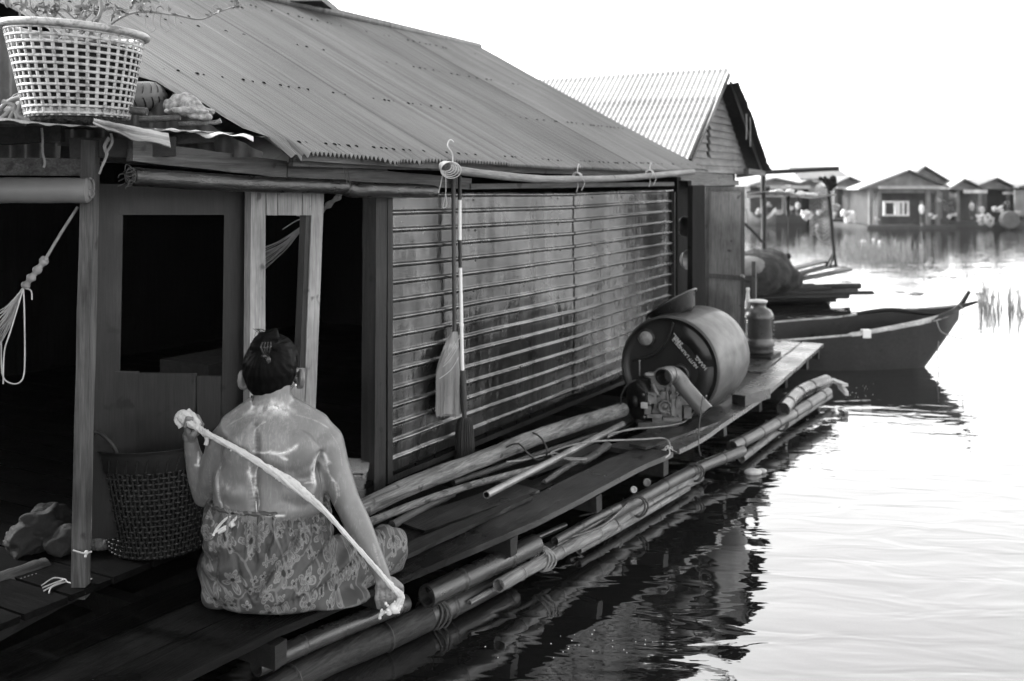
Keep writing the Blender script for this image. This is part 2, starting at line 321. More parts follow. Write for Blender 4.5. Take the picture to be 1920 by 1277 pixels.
def mk_sarong():
    b = NB('flowered_sarong'); sx = b.n('ShaderNodeSeparateXYZ'); b.l(b.co, sx.inputs[0]); X, Y, Zz = sx.outputs
    wob = b.noise(b.map(), 7, 2, .5)
    u = b.M('ADD', b.M('ADD', X, b.M('MULTIPLY', Y, .55)), b.M('MULTIPLY', wob, .05)); v = b.M('ADD', Zz, b.M('MULTIPLY', Y, -.5))
    line = None; dark = None; fill = None
    for sc, ox, pet, R0 in ((13.0, .3, 5, .36), (21.0, 4.7, 4, .24), (9.0, 8.1, 6, .0)):
        cx = b.n('ShaderNodeCombineXYZ'); b.l(b.M('ADD', b.M('MULTIPLY', u, sc), ox), cx.inputs[0]); b.l(b.M('ADD', b.M('MULTIPLY', v, sc), ox*2), cx.inputs[1])
        vo = b.n('ShaderNodeTexVoronoi'); vo.voronoi_dimensions = '2D'; vo.inputs['Scale'].default_value = 1; vo.inputs['Randomness'].default_value = .75; b.l(cx.outputs[0], vo.inputs['Vector'])
        if R0 == 0:   # tendrils: edges of a distorted pattern
            vo.feature = 'DISTANCE_TO_EDGE'; e = b.ramp(vo.outputs['Distance'], .015, .04, .7, 0); line = b.M('MAXIMUM', line, e); continue
        su = b.n('ShaderNodeVectorMath'); su.operation = 'SUBTRACT'; b.l(cx.outputs[0], su.inputs[0]); b.l(vo.outputs['Position'], su.inputs[1])
        sp = b.n('ShaderNodeSeparateXYZ'); b.l(su.outputs[0], sp.inputs[0]); a = b.M('ARCTAN2', sp.outputs[1], sp.outputs[0]); r = vo.outputs['Distance']
        sc2 = b.n('ShaderNodeSeparateColor'); b.l(vo.outputs['Color'], sc2.inputs[0]); ph = b.M('MULTIPLY', sc2.outputs[0], 6.28)
        petal = b.M('ABSOLUTE', b.M('COSINE', b.M('MULTIPLY', b.M('ADD', a, ph), pet/2)))
        R = b.M('MULTIPLY', b.M('ADD', b.M('MULTIPLY', petal, .85), .3), R0)
        d = b.M('ABSOLUTE', b.M('SUBTRACT', r, R)); l1 = b.ramp(d, .015, .045, 1, 0)
        d2 = b.M('ABSOLUTE', b.M('SUBTRACT', r, b.M('MULTIPLY', R, .66))); l2 = b.ramp(d2, .012, .03, .7, 0)
        inside = b.ramp(b.M('SUBTRACT', R, r), 0, .02, 0, 1)
        vein = b.M('MULTIPLY', b.ramp(b.M('SINE', b.M('MULTIPLY', a, 24)), .6, .9, 0, .6), inside)
        q = b.M('MAXIMUM', b.M('MAXIMUM', l1, l2), vein); line = q if line is None else b.M('MAXIMUM', line, q)
        dk = b.M('MULTIPLY', b.ramp(r, .07, .10, 1, 0), b.ramp(sc2.outputs[1], .3, .35, 0, 1)); dark = dk if dark is None else b.M('MAXIMUM', dark, dk)
        fill = b.M('MULTIPLY', inside, .35) if fill is None else b.M('MAXIMUM', fill, b.M('MULTIPLY', inside, .2))
    wet = b.noise(b.map(loc=(2, 2, 2)), 6, 3, .5)
    base = b.M('ADD', .042, b.M('MULTIPLY', fill, .055)); base = b.M('ADD', base, b.M('MULTIPLY', line, .09)); base = b.M('MULTIPLY', base, b.M('SUBTRACT', 1.0, b.M('MULTIPLY', dark, .85)))
    base = b.M('MULTIPLY', base, b.ramp(wet, .35, .65, .75, 1.15))
    return b.set(base=base, rough=.6, spec=.3, normal=b.bump(b.noise(b.map(), 300, 2, .5), .15, .002))
SARONG = mk_sarong()
def mk_water():
    b = NB('lake_water')
    a = b.noise(b.map((1.6, 4.2, 1), .12), 1.5, 2, .45, .6); c = b.noise(b.map((.5, 1.6, 1), -.1), 1.0, 2, .5, .3); f = b.noise(b.map((9, 26, 1), .1), 1.0, 2, .5)
    patch = b.noise(b.map((.25, .5, 1)), 1, 2, .5); k = b.ramp(patch, .35, .65, .2, 1.0)
    h = b.M('ADD', b.M('MULTIPLY', a, 1.0), b.M('MULTIPLY', c, 1.6)); h = b.M('ADD', h, b.M('MULTIPLY', b.M('MULTIPLY', f, k), .10))
    b.set(base=.006, rough=.015, ior=3.1, spec=.5, normal=b.bump(h, .30, .016)); return b.m
WATERM = mk_water()
# ================================================================== SETTING
wm = MB(); wm.grid([[V((x, y, WATER)) for x in (-400, -20, 0, 20, 400)] for y in (-60, -5, 5, 60, 900)])
struct(solo('water', None, None, wm, WATERM, loc=(0, 0, WATER)))
bank = MB(); rows = []
for i in range(161):
    x = -160+i*3.2; h = 1.9+1.6*nz(x*.05, 2, 0)+.7*nz(x*.3, 5, 1); rows.append((x, max(.6, h)))
bank.grid([[V((x, 215, WATER-.1)) for x, h in rows], [V((x, 218+2*nz(x*.2, 0, 0), h)) for x, h in rows], [V((x, 230, h*.8)) for x, h in rows], [V((x, 260, WATER-.2)) for x, h in rows]])
FARM = grey('far_scrub', .05, .95, .5, .5)
struct(solo('far_bank', None, None, bank, FARM, loc=(0, 230, WATER)))

# ================================================================== THE FLOATING HOUSE
S0, S1 = 4.79, 8.18           # the zinc wall along the house front
EAVE, RIDGE = 1.415, 2.44; TE, TR = .20, -1.745; SE = 8.40
house = thing('floating_house', 'long low floating house of grey zinc sheets with a ribbed roof, beside the seated woman', 'house', H(6, -1.7, 0))
def sag(s): return -.018*sin(max(0, min(1, (s-4)/4.4))*pi)+.008*nz(s*1.7, 3, 0)
def s_left(r):   # skewed left edge of the roof, r: 0 eave .. 1 ridge
    return 3.98-r*.75+.02*nz(r*9, 0, 4)
rp = MB(); PITCH = .0235; NS = int((SE-3.05)/PITCH*8); P = []
for j in range(0, 27):
    r = j/26; t = TE+(TR-TE)*r; row = []
    sl = s_left(r)
    for i in range(NS+1):
        s = max(sl, SE-(NS-i)*PITCH/8)
        z = EAVE+(RIDGE-EAVE)*r+sag(s)*(1-r*.5)
        z += .0088*cos(2*pi*s/PITCH)+.016*nz(s*1.4, r*2.5, 1)*(.5+r)
        lap = int((s+.3)/.72) % 2; z += .005*lap
        tt = t
        if j == 0:
            tt += .012*nz(s*3, 0, 7)
            k = math.exp(-((s-4.02)/.05)**2); z -= .03*k; tt += .03*k*sin(s*60)
            k = math.exp(-((s-4.55)/.05)**2)+.7*math.exp(-((s-4.75)/.03)**2); z -= .014*k; tt += .02*k
        row.append(H(s, tt, z))
    P.append(row)
rp.grid(P)
bp = MB(); P = []
for j in range(0, 9):
    r = j/8; row = []
    for i in range(0, 300): 
        s = 3.2+(SE-3.2)*i/299; row.append(H(s, TR-1.95*r, RIDGE-1.02*r+.005*cos(2*pi*s/.0353)))
    P.append(row)
bp.grid(P)
roof = part('roof', rp, ROOF, house); part('roof', bp, ROOF, house, 'far slope of the ribbed roof')
rd = MB(); rd.tube([H(3.15+i*.25, TR, RIDGE+.012+.006*nz(i, 1, 2)) for i in range(22)], .03, 8); part('ridge_cap', rd, ROOF, roof)
nl = MB()
for rr, a, b_ in ((.035, 4.1, 8.35), (.30, 3.9, 8.3), (.60, 3.6, 8.3), (.88, 3.5, 8.3)):
    s = a
    while s < b_:
        t = TE+(TR-TE)*(rr+random.uniform(-.006, .006)); z = EAVE+(RIDGE-EAVE)*rr+sag(s)*(1-rr*.5)+.004
        if random.random() < .85: nl.lathe([(random.uniform(.006, .011), 0), (.006, .003), (.0, .005)], H(s, t, z+.004), (N*.47+Z*.88), 7)
        s += random.choice((.047, .0705, .094))
x = part('roof_nails', nl, grey('rusted_nail', .006, 1, .3, 20, spec=0), roof); x['kind'] = 'stuff'
# zinc wall in two lapped runs of ribbed sheet
def wallsheet(sa, sb, za, zb, toff, tilt):
    m = MB(); P = []; ribs = 16; n = ribs*18
    for i in range(n+1):
        f = i/n; q = (f*ribs) % 1
        d = 0.0
        if q > .74: d = .017*max(0, sin((q-.74)/.26*pi))**.6
        elif q > .68: d = -.001
        row = []
        for k in range(0, 41):
            s = sa+(sb-sa)*k/40
            z = za+(zb-za)*f+tilt*(1-f)*0+tilt*(k/40)*(1-f*.55)
            row.append(H(s, toff+d*(.8+.35*nz(s*2.3, i//18, 3))+.010*nz(s*2.6, z*2.5, 1)+.0025*nz(s*12, z*14, 4), z+.004*nz(s*1.6, z*5, 8)))
        P.append(row)
    m.grid(P, True)
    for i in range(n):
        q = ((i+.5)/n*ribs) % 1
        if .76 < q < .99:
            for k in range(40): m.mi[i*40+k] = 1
    return m
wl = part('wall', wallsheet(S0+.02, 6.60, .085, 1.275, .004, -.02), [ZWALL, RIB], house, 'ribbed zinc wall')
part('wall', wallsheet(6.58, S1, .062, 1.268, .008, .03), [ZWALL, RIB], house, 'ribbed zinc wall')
sn = MB()
for i in range(3, 16, 2):
    z = .085+1.16*(i+.87)/16-.0
    for s in [5.45+k*.45 for k in range(6)]:
        if random.random() < .8: sn.lathe([(.006, 0), (.005, .004), (0, .006)], H(s+random.uniform(-.03, .03), .022, z), N, 6)
x = part('wall_nails', sn, BLACK, wl); x['kind'] = 'stuff'
fr = MB()
fr.beam(H(S0-.005, .012, .06), H(S0-.005, .012, 1.26), .035, .03, N); fr.beam(H(S1+.008, .01, .06), H(S1+.008, .01, 1.26), .02, .035, N)
fr.beam(H(S0, .012, .072), H(S1, .012, .05), .028, .022)
part('wall_frame', fr, WOODDZ, house)
po = MB(); po.beam(H(S0-.075, -.01, -.1), H(S0-.06, -.01, 1.38), .075, .07, N, n=6, jit=.002); part('post', po, WOODDZ, house, 'dark post at the wall end')
po = MB(); po.prism([T(1299, 348, .03), T(1320, 347, .03), T(1318, 640, .03), T(1298, 650, .03)], -N*.04); part('post', po, wood('sooty_post', .012, 'z', rough=.9, spec=.05), house)
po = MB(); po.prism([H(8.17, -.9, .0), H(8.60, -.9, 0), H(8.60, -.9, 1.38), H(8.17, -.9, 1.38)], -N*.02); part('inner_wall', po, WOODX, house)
pp = D(158, 1085, 3.0); s_, t_ = st(pp)
po = MB(); po.beam(V((pp.x-.012, pp.y, .06)), V((pp.x+.02, pp.y, 1.44)), .042, .04, V((0, -1, 0)), n=8, jit=.0015); part('post', po, WOODZ, house, 'pale grey corner post of the porch')
# eave boards
eb = MB(); eb.beam(T(545, 300, .10), T(1296, 327, .13), .018, .045, n=10, jit=.001); eb.beam(T(555, 293, .155), T(842, 312, .155), .012, .03, n=6, jit=.001)
part('eave_board', eb, WOODG, house)
eb = MB(); eb.beam(T(244, 283, .03), T(532, 318, .03), .025, .062, n=10, jit=.003); eb.beam(T(534, 318, .02), T(880, 345, .02), .022, .052, n=10, jit=.002)
eb.beam(T(880, 350, .03), T(1262, 345, .03), .018, .026, n=10, jit=.001)
part('top_plate', eb, WOODG, house, 'grey timber above the openings')
eb = MB(); eb.beam(D(-60, 312, 2.98), D(182, 314, 3.02), .03, .052, V((0, -.02, 1)), n=6, jit=.001); part('porch_beam', eb, WOODG, house)
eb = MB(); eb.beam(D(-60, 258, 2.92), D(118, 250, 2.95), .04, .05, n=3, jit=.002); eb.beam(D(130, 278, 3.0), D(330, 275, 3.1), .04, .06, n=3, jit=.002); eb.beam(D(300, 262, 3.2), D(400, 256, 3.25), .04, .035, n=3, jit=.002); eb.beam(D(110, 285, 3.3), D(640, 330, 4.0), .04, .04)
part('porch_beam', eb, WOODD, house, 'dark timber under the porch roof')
# interior: floor, back and side walls, ceiling boards, all dark
fl = MB(); zz = .085
for i in range(46):
    s = 1.6+i*.15
    if s > 8.3: break
    fl.beam(H(s, .02 if s > 4.0 else -.06, zz), H(s, -3.4, zz), .14, .02, n=3, jit=.003)
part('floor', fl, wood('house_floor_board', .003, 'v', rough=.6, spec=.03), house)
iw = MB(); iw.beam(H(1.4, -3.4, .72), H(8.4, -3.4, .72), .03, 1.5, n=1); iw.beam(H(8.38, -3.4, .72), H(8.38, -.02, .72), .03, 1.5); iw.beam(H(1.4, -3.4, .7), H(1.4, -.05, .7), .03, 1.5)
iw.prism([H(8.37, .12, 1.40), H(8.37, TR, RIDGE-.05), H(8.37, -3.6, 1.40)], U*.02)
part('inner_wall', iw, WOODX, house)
# porch roof (patched sheets) and gable end of the main roof above it
pr = MB(); P = []
for j in range(13):
    t = .12-j*.16; P.append([H(1.2+i*.012, t+.02*nz(i*.06, 1, 3)*(j == 0), 1.47+.0025*sin(i*2*pi/6)+j*.012+.01*nz(i*.04, j*.5, 2)) for i in range(240)])
pr.grid(P); part('porch_roof', pr, RUST, house, 'rusty patched porch roof')
ge = MB(); P = []
for j in range(2):
    P.append([])
    for i in range(140):
        t = .14-i*.014; r = (TE-t)/(TE-TR); z1 = EAVE+(RIDGE-EAVE)*r-.03
        P[j].append(H(3.93-r*.7+.008*cos(i*2*pi/4), t, 1.40 if j == 0 else max(1.41, z1)))
ge.grid(P); part('gable_sheet', ge, RUST, house)
# side partition with a window opening, and the panel beside it in the wall plane
sp = 4.155                                # where the partition stands
def PP(px, py):                           # on the partition plane (perpendicular to the front)
    k = (px-960)/FPX; c = O+U*sp; L = (c.x-k*c.y)/(N.x-k*N.y); return D(px, py, c.y+N.y*L)
def quadboard(m, pts, off, mi=0): m.prism(pts, off, mi)
pa = MB(); 
quadboard(pa, [PP(178, 345), PP(222, 345), PP(210, 1010), PP(172, 1010)], U*.02)
quadboard(pa, [PP(421, 350), PP(470, 350), PP(466, 880), PP(414, 880)], U*.02)
quadboard(pa, [PP(223, 345), PP(420, 350), PP(420, 403), PP(222, 403)], U*.018)
for a, b_, yy in ((211, 253, 697), (257, 362, 700), (369, 413, 705)):
    quadboard(pa, [PP(a, yy), PP(b_, yy+1), PP(b_, 1000), PP(a, 1000)], U*.018)
quadboard(pa, [PP(253, 701), PP(271, 701), PP(271, 1000), PP(253, 1000)], U*.010)
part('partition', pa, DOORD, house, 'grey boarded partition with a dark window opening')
pb = MB()
def TT(px, py, t=0): return T(px, py, t)
quadboard(pb, [TT(471, 352), TT(498, 352), TT(497, 860), TT(467, 860)], -N*.03)
quadboard(pb, [TT(586, 352), TT(608, 352), TT(588, 870), TT(566, 870)], -N*.03)
for a, b_ in ((500, 520), (521.5, 566), (567.5, 584)): quadboard(pb, [TT(a, 352), TT(b_, 352), TT(b_, 404), TT(a, 403.5)], -N*.02)
quadboard(pb, [TT(498, 690), TT(577, 690), TT(565, 870), TT(497, 870)], -N*.022)
qp = part('front_panel', pb, DOORL, house, 'pale boarded panel behind the woman')
pj = MB(); quadboard(pj, [TT(574, 404, -.004), TT(585, 404, -.004), TT(575, 690, -.004), TT(562, 690, -.004)], -N*.03); part('window_jamb', pj, WOODDZ, qp)
# joists and underframe
jo = MB()
for s in (1.9, 2.7, 3.62, 4.1, 4.72, 5.35, 6.0, 6.9, 7.6, 8.4, 9.2, 9.7):
    te = poly_t(((0, .3), (3, .42), (4.1, .55), (4.85, .68), (6.04, .79), (7.58, .81), (9.83, .70)), s)
    jo.beam(H(s, -3.2, -.075), H(s, te, -.072), .055, .07, n=2, jit=.002)
part('joist', jo, WOODD, house, 'dark joists under the boards')
ff = MB(); ff.box(H(4.6, -1.8, -.2), (3.6, 1.5, .1), (U, N, Z)); part('float_frame', ff, WOODX, house)

# ================================================================== WALKWAY
EDGE = ((0, .20), (3.0, .44), (3.62, .478), (4.10, .569), (4.85, .70), (5.73, .76), (6.04, .81), (6.35, .848), (7.58, .839), (9.83, .716))
def et(s): return poly_t(EDGE, s)
walk = thing('walkway', 'long wet plank walkway along the house front where the woman sits', 'walkway', H(5, .4, -.03))
def board(s0, s1, o0, o1, wd, th, zt, mat, n=14, lab=None, jit=.0022):
    """o0,o1: offset of outer edge inward from the walkway's outer line"""
    m = MB(); L = []; n_ = n
    for i in range(n_+1):
        s = s0+(s1-s0)*i/n_; o = o0+(o1-o0)*i/n_; t1 = et(s)-o+random.uniform(-jit, jit); t0 = t1-wd+random.uniform(-jit, jit); z = zt+.003*nz(s*2, t1*9, 1)
        L.append([H(s, t0, z-th), H(s, t0, z), H(s, t0+wd*.3, z+random.uniform(-1, 1)*.0012), H(s, t0+wd*.7, z+random.uniform(-1, 1)*.0012), H(s, t1, z), H(s, t1+.001, z-th)])
    m.grid([r+[r[0]] for r in L], False); m.add(L[0], [tuple(range(6))]); m.add(L[-1], [tuple(range(6))[::-1]])
    return part('deck_board', m, mat, walk, lab)
board(1.2, 6.04, 0, 0, .185, .024, 0, DECK, 40)
board(1.2, 5.3, .195, .20, .17, .022, -.004, DECKN, 30)
board(1.2, 4.6, .375, .40, .15, .022, -.010, DECKN, 24)
board(4.66, 8.2, .40, .60, .12, .02, -.03, DECKN, 20)
board(4.5, 7.0, .23, .23, .13, .02, -.034, DECKN, 20)
board(5.5, 9.0, .62, .62, .16, .02, -.03, DECKN, 20)
board(6.1, 9.83, .0, .0, .17, .025, .002, DECKF, 26)
board(6.0, 8.3, .18, .18, .15, .025, -.006, DECK, 20)
board(7.1, 9.75, .345, .345, .17, .025, .0, DECKF, 20)
board(8.32, 9.8, .18, .18, .155, .025, .004, DECKF, 12)
board(8.2, 9.8, .53, .50, .16, .025, -.002, DECKF, 10)
m = MB(); m.beam(H(1.6, .10, .02), W(420, 960, .03), .05, .05, n=14, jit=.002); part('kerb_beam', m, WOODD, walk)
m = MB(); m.beam(W(-80, 1160, .012), W(395, 1003, .012), .035, .02, n=14, jit=.001); part('kerb_beam', m, DECKN, walk)
# loose boards lying on the walkway
def loose(lab, a, b_, wd, th, mat, z=.012, wd2=None, name='loose_board', n=12):
    m = MB(); m.beam(a, b_, wd, th, n=n, jit=.0022, wd2=wd2); return solo(name, lab, 'board', m, mat)
loose('thin tapering board lying on the walkway just right of the woman\'s knee', W(745, 1040, .012), W(992, 932, .012), .085, .016, WOODD, wd2=.03)
loose('wide flat board beside the house wall, under the hollow metal pipe', W(770, 990, .0), W(985, 915, .0), .16, .014, DECK)
loose('short board with a sawn end lying under the rope loops near the engine', W(1195, 838, .012), W(1335, 790, .012), .10, .016, DECK)
loose('broken board with ragged end in the gap behind the wide walkway board', W(930, 905, -.02), W(1130, 838, -.02), .07, .02, LOGD)
loose('square block of wood lying on the edge of the walkway right of the drum', W(1385, 750, .03), W(1432, 735, .03), .09, .06, DECK, n=2)

# logs, poles, pipe
def log(name, lab, cat, pts, r0, r1, mat, n=14, jit=.03, seg=10, group=None, knots=0):
    p = spline(pts, seg); m = MB(); k = len(p)-1; rr = []
    for i in range(k+1):
        r = r0+(r1-r0)*i/k; r *= 1+.09*nz(i*.35, r0*100, 3)
        rr.append(r)
    m.tube(p, rr, n, jit=jit)
    return solo(name, lab, cat, m, mat, group)
def bamboo(lab, pts, r, mat, group=None, gap=.28, name='bamboo_pole', hollow=True, cat='bamboo'):
    p = spline(pts, 10); L = [0]
    for a, b_ in zip(p, p[1:]): L.append(L[-1]+(b_-a).length)
    m = MB(); P = []; R = []; nx = gap*random.uniform(.4, .9)
    q = []; s = 0.0
    while s < L[-1]: q.append(s); s += .02
    nodes = []; s = nx
    while s < L[-1]: nodes.append(s); s += gap*random.uniform(.85, 1.15)
    for x in nodes: q += [x-.006, x-.002, x+.002, x+.006]
    q.append(L[-1]); q = sorted(set(round(x, 4) for x in q if 0 <= x <= L[-1]))
    for s in q:
        k = 0
        while k < len(L)-2 and L[k+1] < s: k += 1
        P.append(p[k].lerp(p[k+1], min(1, (s-L[k])/max(1e-6, L[k+1]-L[k]))))
        dn = min([abs(s-x) for x in nodes] or [1]); R.append(r*(1.10 if dn < .0035 else (.96 if dn < .009 else 1.0)))
    f0 = len(m.f); m.tube(P, R, 14, caps=not hollow, jit=.006)
    for i, s in enumerate(q[:-1]):
        if min([abs((s+q[i+1])/2-x) for x in nodes] or [1]) < .0025:
            for k in range(14): m.mi[f0+i*14+k] = 1
    if hollow:
        m.tube([P[0], P[2]], [r*.8, r*.8], 12, caps=False); m.tube([P[-1], P[-3]], [r*.8, r*.8], 12, caps=False)
        for e, i_ in ((P[0], P[2]), (P[-1], P[-3])):
            ax = (V(e)-V(i_)).normalized(); m.lathe([(r*.8, 0), (r, 0)], e, ax, 14); m.lathe([(0, 0), (r*.8, 0)], V(i_), ax, 12)
    return solo(name, lab, cat, m, [mat, ROPED], group)
log('log', 'thick pale peeled log lying along the foot of the zinc wall', 'log', [W(655, 968, .07), W(760, 915, .075), W(900, 862, .075), W(1020, 815, .075), W(1168, 768, .075)], .036, .040, LOG, 18, knots=3)
log('log', 'mid grey pole lying in front of the thick peeled log with a pale cut end', 'log', [W(690, 980, .035), W(800, 937, .035), W(900, 905, .035), W(1013, 876, .04)], .016, .0145, LOG, 12)
log('log', 'knotty crooked branch below the mid grey pole near the woman\'s arm', 'log', [W(735, 985, .01), W(800, 950, .01), W(850, 925, .012)], .017, .016, LOGD, 10, .08)
log('log', 'crooked dark branch in the gap of the boards, below the hollow pipe', 'log', [W(1020, 905, .0), W(1075, 868, .0), W(1100, 862, .0), W(1140, 835, .0)], .012, .02, LOGD, 10, .1)
log('log', 'dark pole lying between the peeled log and the hollow pipe', 'log', [W(850, 905, .02), W(960, 868, .02), W(1120, 815, .02)], .013, .013, LOGD, 10)
m = MB(); a_, b_ = W(912, 928, .04), W(1168, 795, .04); m.tube([a_.lerp(b_, i/12) for i in range(13)], .0155, 18, caps=False); m.tube([b_.lerp(a_, i/12) for i in range(13)], .0125, 18, caps=False, mi=1)
m.lathe([(.0125, 0), (.0155, 0)], a_, (a_-b_), 18); solo('pipe', 'hollow grey metal pipe lying along the walkway with its open end towards the woman', 'pipe', m, [grey('galvanised_pipe', .20, .35, .3, 10, metal=.4, stain=.4), BLACK])
log('log', 'wet dark log end under a wrapped rope at the far left of the floor', 'log', [W(-90, 1125, .07), W(20, 1092, .07), W(85, 1070, .07)], .04, .042, LOGD, 16)
m = MB()
for i in range(5):
    c = W(28+i*7, 1094-i*2.2, .07); d = (W(85, 1070, .07)-W(-90, 1125, .07)).normalized(); m.lathe([(.045, -.003), (.049, 0), (.045, .003)], c, d, 20, a0=-.6, a1=pi+.9)
solo('rope_wrap', 'pale rope wound several turns round the dark log at left', 'rope', m, ROPE)

# bamboo floats along the water's edge
G = 'bamboo poles floating under the walkway edge'
bamboo('fat weathered bamboo float below the woman\'s right hand, nearest the camera', [W(470, 1320, -.26), W(600, 1245, -.255), W(720, 1195, -.25), W(800, 1158, -.25)], .048, wood('mossy_bamboo', .022, 'u', rough=.6, var=.6, bump=1), G, .35)
bamboo('smooth grey bamboo float in the water right of the woman\'s hand', [W(790, 1160, -.25), W(870, 1123, -.25), W(960, 1075, -.25)], .044, BAMB, G, .3)
bamboo('black shiny bamboo under the deck edge, left of the woman\'s right hand', [W(480, 1250, -.13), W(600, 1195, -.13), W(760, 1130, -.15)], .030, BAMBD, G, .4)
bamboo('short fat dark bamboo with an open end under the walkway, right of the hand', [W(800, 1118, -.13), W(900, 1070, -.13), W(1004, 1020, -.13)], .040, BAMBD, G, .28)
bamboo('bright broken bamboo end lashed beside the short fat dark bamboo', [W(935, 1098, -.19), W(985, 1070, -.2), W(1060, 1030, -.21), W(1150, 985, -.22)], .026, BAMBL, G, .3)
bamboo('long straight bamboo pole running under the middle of the walkway edge', [W(1010, 1042, -.2), W(1100, 990, -.2), W(1200, 935, -.2), W(1300, 882, -.2), W(1392, 845, -.2)], .030, BAMB, G, .33)
bamboo('pale split bamboo half sunk in the water beyond the long straight pole', [W(1150, 985, -.26), W(1230, 935, -.26), W(1310, 893, -.26)], .032, BAMBL, G, .25)
bamboo('thin dark bamboo inside the gap between the two fat floats', [W(1040, 1015, -.16), W(1110, 975, -.16), W(1160, 950, -.16)], .018, BAMB, G, .25)
bamboo('bamboo float under the drum with its cut end facing the camera', [W(1372, 838, -.18), W(1430, 808, -.18), W(1500, 768, -.17), W(1552, 735, -.16)], .034, BAMB, G, .3)
bamboo('dark curved bamboo bundle end at the far corner of the walkway', [W(1468, 768, -.12), W(1500, 735, -.11), W(1550, 714, -.12)], .045, BAMBD, G, .3)
bamboo('pale flat bamboo slat at the far end beyond the drum', [W(1390, 860, -.26), W(1470, 800, -.26), W(1556, 742, -.24)], .022, BAMBL, G, .3)
for i, (px, py, z, r, lab) in enumerate(((805, 1152, -.25, .052, 'frayed dark rope lashing round the fat float by the hand'), (1012, 1050, -.2, .04, 'twisted rope lashing joining the bright bamboo end'), (1192, 950, -.21, .044, 'black strap lashing in the middle of the long bamboo pole'), (1300, 886, -.21, .042, 'black strap lashing near the far end of the long bamboo pole'), (1462, 795, -.2, .04, 'dark strap lashing on the float beyond the drum'))):
    m = MB(); c = W(px, py, z); d = (W(1392, 845, -.2)-W(1010, 1042, -.2)).normalized()
    for k in range(3 if i < 2 else 2):
        q = [c+d*(k*.014+.01*sin(a*2+k))+(N*cos(a)+Z*sin(a))*r*(1.05+.1*k) for a in [j*2*pi/18 for j in range(19)]]; m.tube(q, .005, 6, caps=False)
    if i < 2:
        for k in range(9): 
            q = c+Z*r+d*random.uniform(-.02, .02); m.tube(spline([q, q+V((random.uniform(-.03, .03), -.02, random.uniform(0, .03))), q+V((random.uniform(-.05, .05), -.04, random.uniform(-.04, .03)))], 4), .0015, 4)
    solo('rope_lashing', lab, 'rope', m, ROPED if i != 1 else ROPE, 'lashings on the bamboo floats')

m = MB()
for k in range(46):
    f = random.random(); c = W(760+(1400-760)*f, 1175-(1175-850)*f**.9, -.24)+V((random.uniform(-.05, .03), random.uniform(-.05, .12), random.uniform(-.02, .03))); d = (U+V((random.uniform(-.5, .5), random.uniform(-.5, .5), random.uniform(-.1, .1)))).normalized()*random.uniform(.04, .16)
    m.tube([c, c+d*.5+Z*random.uniform(-.004, .006), c+d], random.uniform(.0015, .005), 5, jit=.2)
solo('float_debris', None, None, m, LOGD, kind='stuff')
for lab, pts, r, mat in (('thin split bamboo sliver lying against the fat float right of the hand', [W(880, 1130, -.24), W(960, 1085, -.23), W(1030, 1048, -.235)], .010, BAMBL), ('thin bent green stick caught between the long straight pole and the deck', [W(1060, 1010, -.18), W(1130, 985, -.19), W(1180, 940, -.18)], .007, BAMB), ('ragged split pole floating low in front of the pale split bamboo', [W(1085, 1032, -.27), W(1170, 985, -.27), W(1290, 915, -.27)], .016, BAMBL), ('second thin pole lying along the dark inner side of the fat floats', [W(860, 1085, -.16), W(960, 1030, -.15), W(1060, 985, -.15)], .012, BAMBD)):
    bamboo(lab, pts, r, mat, None, .2)

# ================================================================== NEIGHBOUR HOUSE
nb = thing('neighbour_house', 'second floating house with a bright corrugated roof and a clapboard gable, behind the ribbed roof', 'house', H(9.8, -2, 0))
R2 = V((1.896, 8.60, 2.33)); E2 = V((1.418, 7.756, 1.51)); m = MB(); P = []
for j in range(13):
    f = j/12; row = []
    for i in range(0, 680):
        L = i*.006; z = R2.z+(E2.z-R2.z)*f*1.12+.009*cos(2*pi*L/.048)+.01*nz(L*.8, f*2, 5); row.append(R2+(E2-R2)*f*1.12*V((1, 1, 0)) - N*L + Z*(z-R2.z) if False else V((R2.x+(E2.x-R2.x)*f*1.12-N.x*L, R2.y+(E2.y-R2.y)*f*1.12-N.y*L, z)))
    P.append(row)
m.grid(P); part('roof', m, ROOF2, nb, 'bright roof slope with wide corrugations')
m = MB(); prof = [(1.0, 2.20), (1.12, 2.13), (1.38, 1.97), (1.62, 1.77), (1.86, 1.58), (2.06, 1.46)]   # (s offset from the eave, z) of the far slope
sE, tE = st(E2); P = []
for i, (ds, z) in enumerate(spline([V((a, b_, 0)) for a, b_ in prof], 5)[k][:2] for k in range(26)):
    row = []
    for k in range(60):
        L = k*.07; row.append(H(sE+ds+.01*nz(i*.8, 1, k*.1), tE+.06-L+(.015*nz(i*1.3, 4, 2) if k == 0 else 0), z+.008*cos(k*2.1)))
    P.append(row)
m.grid(P); 
P2 = [[p-Z*.012 for p in r] for r in P]; m.grid(P2); m.grid([P[0], P2[0]]); m.grid([[r[0] for r in P], [r[0] for r in P2]])
part('roof', m, grey('black_roof_sheet', .012, .8, .4, 6, stain=.4), nb, 'black ragged far roof slope seen from below')  # far slope coloured near black, unlike the bright near slope
m = MB(); m.beam(H(sE-.02, tE-.02, 1.50), H(sE+.99, tE-.02, 2.28), .02, .05); m.beam(H(sE+.99, tE-.01, 2.20), H(sE+2.0, tE-.01, 1.42), .02, .05)
part('barge_board', m, WOODD, nb)
m = MB(); tg = tE-.13; n = 13
